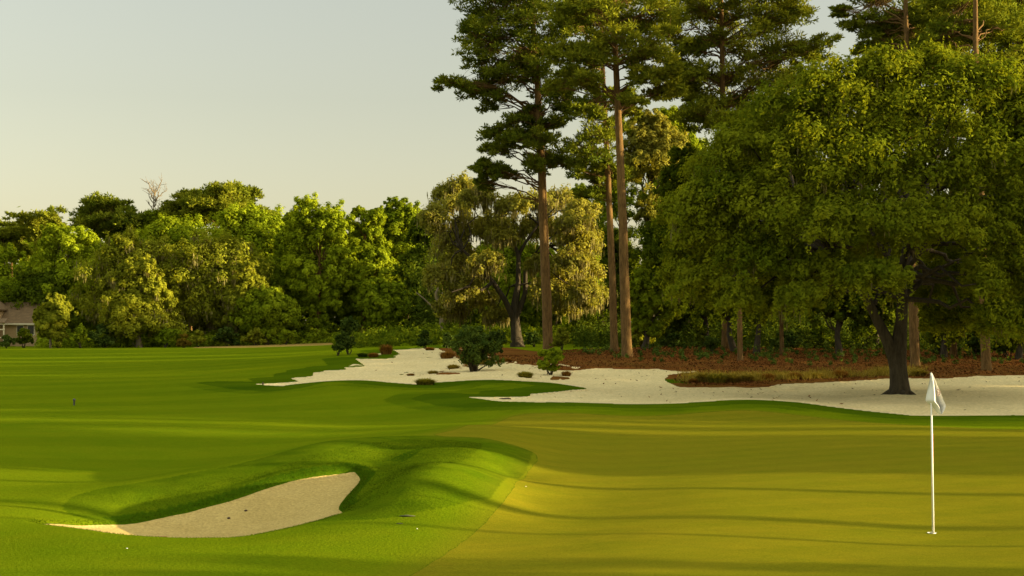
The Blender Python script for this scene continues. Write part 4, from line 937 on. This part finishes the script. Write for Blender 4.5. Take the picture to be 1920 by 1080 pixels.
# ---- small things on the course
M['white'] = plain('white_paint', (0.80, 0.78, 0.70), .45, .02)
M['cloth'] = plain('flag_cloth', (0.80, 0.78, 0.72), .8, .03, 12)
M['red'] = plain('red_paint', (0.45, 0.04, 0.03), .5)
M['mark'] = plain('flag_mark', (0.42, 0.30, 0.24), .8)
M['black'] = plain('black_plastic', (0.03, 0.03, 0.03), .5)
def flagstick():
    bx, Y = X(1750, 18.7), 18.7; bz = GZ(bx, Y); root = empty('golf_flag', (bx, Y, bz)); tag(root, 'thin white flagstick with a limp white flag standing in the hole on the green', 'flagstick')
    lean = (X(1745.5, Y) - bx); topz = Z(699, Y) - bz
    mb = MB(); mb.tube([(0, 0, -.1), (lean, 0, topz)], [.0155, .010], n=12); mb.build('pole', M['white'], root, smooth=True)
    mb = MB()
    mb.tube([(lean * .62 + .0135, -.002, topz * .34), (lean * .63 + .0125, -.002, topz * .62)], [.006, .005], n=8); mb.build('pole_stripe', M['red'], root)
    # limp cloth: each row hangs from the pole; offset of outline in photo px from the pole
    rows = [  # (fraction down, left px, right px)
     (0.00, -1, 1), (0.08, -2, 4), (0.2, -3.5, 8), (0.35, -5, 12), (0.5, -6.5, 16), (0.62, -7.5, 19), (0.7, -8, 21), (0.76, -2, 23), (0.82, 4, 24), (0.9, 9, 21), (0.97, 13, 18), (1.0, 14.5, 16)]
    mb = MB(); k = 11; px = Y / FP; Hf = 77 * px; vs = []
    for fr, l, r in rows:
        for j in range(k):
            t = j / (k - 1); xx = (l + (r - l) * t) * px
            vs.append((lean + xx, -.022 + (.045 + .05 * fr) * math.sin(t * 9 + fr * 2.2) * min(1, fr * 3), topz - fr * Hf + .012 * math.sin(t * 7)))
    fs = [(i * k + j, i * k + j + 1, (i + 1) * k + j + 1, (i + 1) * k + j) for i in range(len(rows) - 1) for j in range(k - 1)]
    mb.add(vs, fs); fl = mb.build('flag', M['cloth'], root, smooth=True)
    so = fl.modifiers.new('thickness', 'SOLIDIFY'); so.thickness = .003; ss = fl.modifiers.new('smooth', 'SUBSURF'); ss.levels = 2; ss.render_levels = 2
    # faint printed emblem: a broken ring and a dark seam line by the pole
    mb = MB(); c = (lean + 8 * px, -.115, topz - .47 * Hf)
    mb.tube([(c[0] + .028 * math.cos(a), c[1], c[2] + .042 * math.sin(a)) for a in np.linspace(-1.9, 1.9, 12)], [.0075] * 12, n=5)
    mb.tube([(c[0] - .012, c[1], c[2] + .02), (c[0] + .002, c[1], c[2]), (c[0] - .006, c[1], c[2] - .03)], [.007] * 3, n=5)
    mb.build('emblem', M['mark'], fl)
    mb = MB(); mb.tube([(lean + .0, -.03, topz - .2 * Hf), (lean - .002, -.035, topz - .45 * Hf), (lean, -.03, topz - .68 * Hf)], [.0045] * 3, n=5); mb.build('seam', M['mark'], fl)
    # cup
    mb = MB(); n = 28; R = .054
    for zz0, zz1 in ((.006, -.10),):
        mb.add([(R * math.cos(2 * math.pi * i / n), R * math.sin(2 * math.pi * i / n), z) for z in (zz0, zz1) for i in range(n)], [(i, (i + 1) % n, n + (i + 1) % n, n + i) for i in range(n)])
    mb.add([((R + (.008 if z else 0)) * math.cos(2 * math.pi * i / n), (R + (.008 if z else 0)) * math.sin(2 * math.pi * i / n), .007) for z in (0, 1) for i in range(n)], [(i, n + i, n + (i + 1) % n, (i + 1) % n) for i in range(n)])
    cup = mb.build('golf_hole', M['white']); cup.location = (bx - .02, Y - .0, bz + .002); tag(cup, 'white-rimmed hole cup at the foot of the flagstick', 'golf hole')
flagstick()
def stake():
    x, Y = hit(139, 760); bz = GZ(x, Y); root = empty('marker_stake', (x, Y, bz)); tag(root, 'small dark marker stake standing on the left fairway', 'marker stake')
    mb = MB(); mb.tube([(0, 0, -.05), (.004, 0, .17)], [.03, .03], n=10); mb.build('stake', M['black'], root)
    mb = MB(); mb.tube([(.004, 0, .171), (.004, 0, .20), (.004, 0, .235)], [.05, .05, .035], n=12); mb.build('cap', M['black'], root)
stake()
def pebble(label, px, py, r, mat, cat, name, flat=.5, elong=1.0, group=None):
    x, y = hit(px, py); z = GZ(x, y); n = 8; mb = MB(); vs = []
    for i in range(1, 5):
        ph = math.pi * i / 5
        for j in range(n):
            a = 2 * math.pi * j / n; q = r * rng.uniform(.8, 1.2); vs.append((q * elong * math.sin(ph) * math.cos(a), q * math.sin(ph) * math.sin(a), q * flat * math.cos(ph)))
    fs = [(i * n + j, i * n + (j + 1) % n, (i + 1) * n + (j + 1) % n, (i + 1) * n + j) for i in range(3) for j in range(n)] + [tuple(range(n))[::-1], tuple(3 * n + j for j in range(n))]
    mb.add(vs, fs); o = mb.build(name, mat, smooth=True); o.location = (x, y, z + r * flat * .5); tag(o, label, cat, group)
M['cone'] = plain('cone_brown', (.07, .04, .02), .9); M['soil'] = plain('soil', (.045, .05, .012), .95); M['leafdry'] = plain('dry_leaf', (.42, .19, .05), .8)
pebble('pine cone lying in the near bunker, the nearer of two', 429, 968, .024, M['cone'], 'pine cone', 'pine_cone', .7)
pebble('pine cone lying in the near bunker, the farther of two', 461, 954, .024, M['cone'], 'pine cone', 'pine_cone', .7)
pebble('dry orange leaf on the near lip side of the small bunker', 305, 1002, .03, M['leafdry'], 'leaf', 'dry_leaf', .2, 3)
pebble('larger dark divot in the grass right of the near bunker', 764, 969, .05, M['soil'], 'divot', 'divot', .22, 2.0)
pebble('smaller dark divot just below the larger one', 749, 983, .028, M['soil'], 'divot', 'divot', .2, 1.6)
pebble('small white petal on the grass right of the near bunker', 782, 992, .011, M['white'], 'petal', 'petal', .4)
pebble('small white petal on the grass below the near bunker', 238, 1029, .010, M['white'], 'petal', 'petal', .4)
pebble('small white petal on the left edge of the green', 986, 913, .012, M['white'], 'petal', 'petal', .4)
pebble('dead twig stump on the sand of the left bunker tip', 493, 722, .06, M['cone'], 'stump', 'twig_stump', 1.6, .6)
pebble('brown clod at the left edge of the lower sand', 948, 747, .16, M['cone'], 'clod', 'clod', .25, 1.6)

# ---- house on the far left
def house():
    Y = 205.0; px = Y / FP
    def P3(a, b, dy=0): return (X(a, Y), Y + dy, Z(b, Y))
    gz0 = GZ(X(20, Y), Y); root = empty('house', (X(20, Y), Y, gz0)); off = (X(20, Y), Y, gz0)
    tag(root, 'house with a brown hipped roof at the left frame edge behind shrubs', 'house')
    M['wall'] = plain('house_wall', (.42, .28, .13), .9); M['roof'] = plain('roof_shingle', (.17, .105, .045), .95, .25, 2.2); M['trim'] = plain('house_trim', (.68, .58, .38), .7); M['glass'] = plain('dark_glass', (.03, .03, .025), .15)
    x0, x1 = X(-90, Y), X(70, Y); ze = Z(606, Y); zr = Z(565, Y)
    mb = MB(); mb.box(((x0 + x1) / 2, Y + 5, (gz0 + ze) / 2), (x1 - x0, 9, ze - gz0 + .2)); mb.build('wall', M['wall'], root, off)
    e = .5; a = (x0 - e, Y + .5 - e, ze); b = (x1 + e, Y + .5 - e, ze); c = (x1 + e, Y + 9.5 + e, ze); d = (x0 - e, Y + 9.5 + e, ze); r0 = (x0 - e + 1.5, Y + 5, zr); r1 = (X(52, Y), Y + 5, zr)
    mb = MB(); mb.add([a, b, c, d, r0, r1], [(0, 1, 5, 4), (1, 2, 5), (2, 3, 4, 5), (3, 0, 4), (3, 2, 1, 0)])
    rf = mb.build('roof', M['roof'], root, off)
    mb = MB(); mb.box(((x0 + x1) / 2, Y + .5 - e - .05, ze - .12), (x1 - x0 + 2 * e + .1, .08, .24)); mb.build('eave', M['trim'], root, off)
    mb = MB(); mb.box((X(78, Y + 7), Y + 7, Z(560, Y)), (13 * px, 1.1, 40 * px)); mb.box((X(78, Y + 7), Y + 7, Z(539, Y)), (17 * px, 1.3, 4 * px)); mb.build('chimney', M['white'], rf, off)
    # gabled wing towards the camera
    wx0, wx1 = X(-92, Y), X(-4, Y); zt = Z(577, Y); ap = (X(-48, Y), Y - 1.5, Z(533, Y))
    mb = MB(); y0 = Y - 1.5; y1 = Y + 4
    mb.add([(wx0, y0, gz0 - .1), (wx1, y0, gz0 - .1), (wx1, y0, zt), (ap[0], y0, ap[2] - .15), (wx0, y0, zt), (wx0, y1, gz0 - .1), (wx1, y1, gz0 - .1), (wx1, y1, zt), (ap[0], y1, ap[2] - .15), (wx0, y1, zt)],
           [(0, 1, 2, 3, 4), (1, 6, 7, 2), (0, 4, 9, 5), (5, 9, 8, 7, 6)]); mb.build('gable_wall', M['wall'], root, off)
    mb = MB()
    for sx, xe in ((-1, wx0 - .6), (1, wx1 + .35)):
        ze2 = zt - .2; v = [(ap[0], y0 - .35, ap[2]), (xe, y0 - .35, ze2), (xe, y1, ze2), (ap[0], y1, ap[2])]; v2 = [(p[0], p[1], p[2] - .18) for p in v]
        mb.add(v + v2, [(0, 1, 2, 3), (4, 5, 6, 7), (0, 1, 5, 4), (1, 2, 6, 5)])
    mb.build('gable_roof', M['roof'], root, off)
    mb = MB()
    for xe in (wx0 - .6, wx1 + .35): mb.tube([(ap[0], y0 - .4, ap[2] - .05), (xe, y0 - .4, zt - .25)], [.16, .16], n=4)
    mb.build('bargeboard', M['trim'], root, off)
    for cx in (-12, -34):
        mb = MB(); mb.box((X(cx, Y), y0 - .06, Z(585, Y)), (12 * px, .12, 20 * px)); f = mb.build('window', M['trim'], root, off)
        mb = MB(); mb.box((X(cx, Y), y0 - .10, Z(585, Y) + .1), (8 * px, .1, 15 * px)); mb.build('pane', M['glass'], f, off)
    for cx in (36, 56):
        mb = MB(); mb.box((X(cx, Y), Y + .46, Z(619, Y)), (14 * px, .1, 20 * px)); f = mb.build('window', M['trim'], root, off)
        mb = MB(); mb.box((X(cx, Y), Y + .40, Z(619, Y)), (11 * px, .06, 16 * px)); mb.build('pane', M['glass'], f, off)
    # porch lattice
    mb = MB(); yl = Y - 3.2
    for cx in (-34, -16, 2, 11, 22): mb.box((X(cx, Y), yl, (gz0 + Z(606, Y)) / 2), (.16, .16, Z(606, Y) - gz0))
    for cy in (606, 618, 633): mb.box((X(-6, Y), yl - .09, Z(cy, Y)), (X(24, Y) - X(-36, Y), .12, .16))
    mb.build('porch_frame', M['trim'], root, off)
    mb = MB(); mb.add([(X(-38, Y), yl - .4, Z(605, Y)), (X(26, Y), yl - .4, Z(605, Y)), (X(22, Y), Y - 1.55, Z(597, Y)), (X(-38, Y), Y - 1.55, Z(597, Y))] + [(X(-38, Y), yl - .4, Z(606.5, Y)), (X(26, Y), yl - .4, Z(606.5, Y)), (X(22, Y), Y - 1.55, Z(598.5, Y)), (X(-38, Y), Y - 1.55, Z(598.5, Y))],
                          [(0, 1, 2, 3), (7, 6, 5, 4), (0, 4, 5, 1), (1, 5, 6, 2), (2, 6, 7, 3)]); mb.build('porch_roof', M['roof'], root, off)
house()

# ---- loose cover nobody could count
def rough_fringe():
    pts = []; P_ = near_P
    n = len(P_)
    for i in range(n):
        a, b = P_[i], P_[(i + 1) % n]; m = int(np.linalg.norm(b - a) * 420)
        for t in rng.random(m): pts.append(a + (b - a) * t)
    pts = np.array(pts); pts += rng.normal(size=pts.shape) * .05
    f = sdf(near_P, pts[:, 0], pts[:, 1]); pts = pts[(f < .10) & (f > -.25)]
    lo, hi = rough_shade_P.min(0), rough_shade_P.max(0); q = lo + rng.random((90000, 2)) * (hi - lo)
    q = q[(sdf(rough_shade_P, q[:, 0], q[:, 1]) > -.05) & (sdf(near_P, q[:, 0], q[:, 1]) < .08)]; pts = np.concatenate([pts, q])
    z = bilin(pts[:, 0], pts[:, 1]); m = len(pts); hh = rng.uniform(.010, .024, m); a = rng.uniform(0, 6.28, m)
    sd = np.stack([np.cos(a), np.sin(a), np.zeros(m)], 1) * .006; b = np.c_[pts, z - .01]; tip = b + np.stack([rng.normal(size=m) * .018, rng.normal(size=m) * .018, hh], 1)
    V_ = np.stack([b - sd, b + sd, tip + sd * .2, tip - sd * .2], 1).reshape(-1, 3)
    tag(link('grass', mesh_np('grass', V_, np.arange(len(V_)).reshape(-1, 4), 4, rng.random(m)), M['edge']), 'fringe of longer grass blades around the lip of the near bunker', 'grass', kind='stuff')
M['edge'] = leafmat('edge_grass', (0.035, 0.07, 0.002), (0.085, 0.12, 0.004), .25)
rough_fringe()
def litter():
    n = 52000; Yv = rng.uniform(60, 104, n); pxv = rng.uniform(860, 1990, n); x = X(pxv, Yv)
    m = sdf(straw_P, x, Yv) > -.2
    for p_ in isl_P: m |= sdf(p_, x, Yv) > -.1
    m &= sdf(waste_P, x, Yv) < .6
    x, Yv = x[m], Yv[m]; z = bilin(x, Yv); k = len(x)
    nrm = rdir(k) * .8 + np.array([0, 0, 1.0]); c = np.c_[x, Yv, z + .04]
    v, f, t = cards(c, nrm, rng.uniform(.025, .085, k), .4, rng.random(k))
    tag(link('leaf_litter', mesh_np('leaf_litter', v, f, 4, t), M['litter']), 'dry leaves and cones scattered over the pine straw', 'leaf litter', kind='stuff')
def wiregrass():
    n = 9000; q = rng.integers(0, 150, n); cx = rng.uniform(1290, 1720, 150); cyy = np.interp(cx, [1290, 1400, 1600, 1720], [62.8, 63.5, 66.5, 68]) + rng.uniform(.2, 6, 150) * rng.random(150)
    bx = X(cx, cyy)[q] + rng.normal(size=n) * .28; by = cyy[q] + rng.normal(size=n) * .25; bz = bilin(bx, by); hh = rng.uniform(.1, .32, n); a = rng.uniform(0, 6.28, n)
    sd = np.stack([np.cos(a), np.sin(a), np.zeros(n)], 1) * .02; b = np.stack([bx, by, bz - .01], 1); tip = b + np.stack([rng.normal(size=n) * .13, rng.normal(size=n) * .13, hh], 1)
    V_ = np.stack([b - sd, b + sd, tip + sd * .2, tip - sd * .2], 1).reshape(-1, 3)
    tag(link('wiregrass', mesh_np('wiregrass', V_, np.arange(len(V_)).reshape(-1, 4), 4, rng.random(n)), M['wire']), 'thin gold wiregrass growing over the front of the straw bank', 'grass', kind='stuff')
wiregrass()
M['litter'] = leafmat('litter', (0.03, 0.012, 0.005), (0.24, 0.095, 0.025), .1, (1, 1, 1))
litter()



def sand_debris():
    n = 1500; Yv = rng.uniform(46, 100, n); x = X(rng.uniform(560, 1950, n), Yv); a = sdf(waste_P, x, Yv); st = sdf(straw_P, x, Yv); m = (a > .5) & (rng.random(n) < np.exp(np.clip(st, -9, 0) / 2.2) + .07)
    x, Yv = x[m], Yv[m]; z = bilin(x, Yv); k = len(x)
    v, f, t = cards(np.c_[x, Yv, z + .02], rdir(k) * .6 + [0, 0, 1.0], rng.uniform(.03, .11, k), .3, rng.random(k))
    tag(link('leaf_litter', mesh_np('leaf_litter', v, f, 4, t), M['litter']), 'dry twigs and needles blown onto the pale sand', 'leaf litter', kind='stuff')
sand_debris()
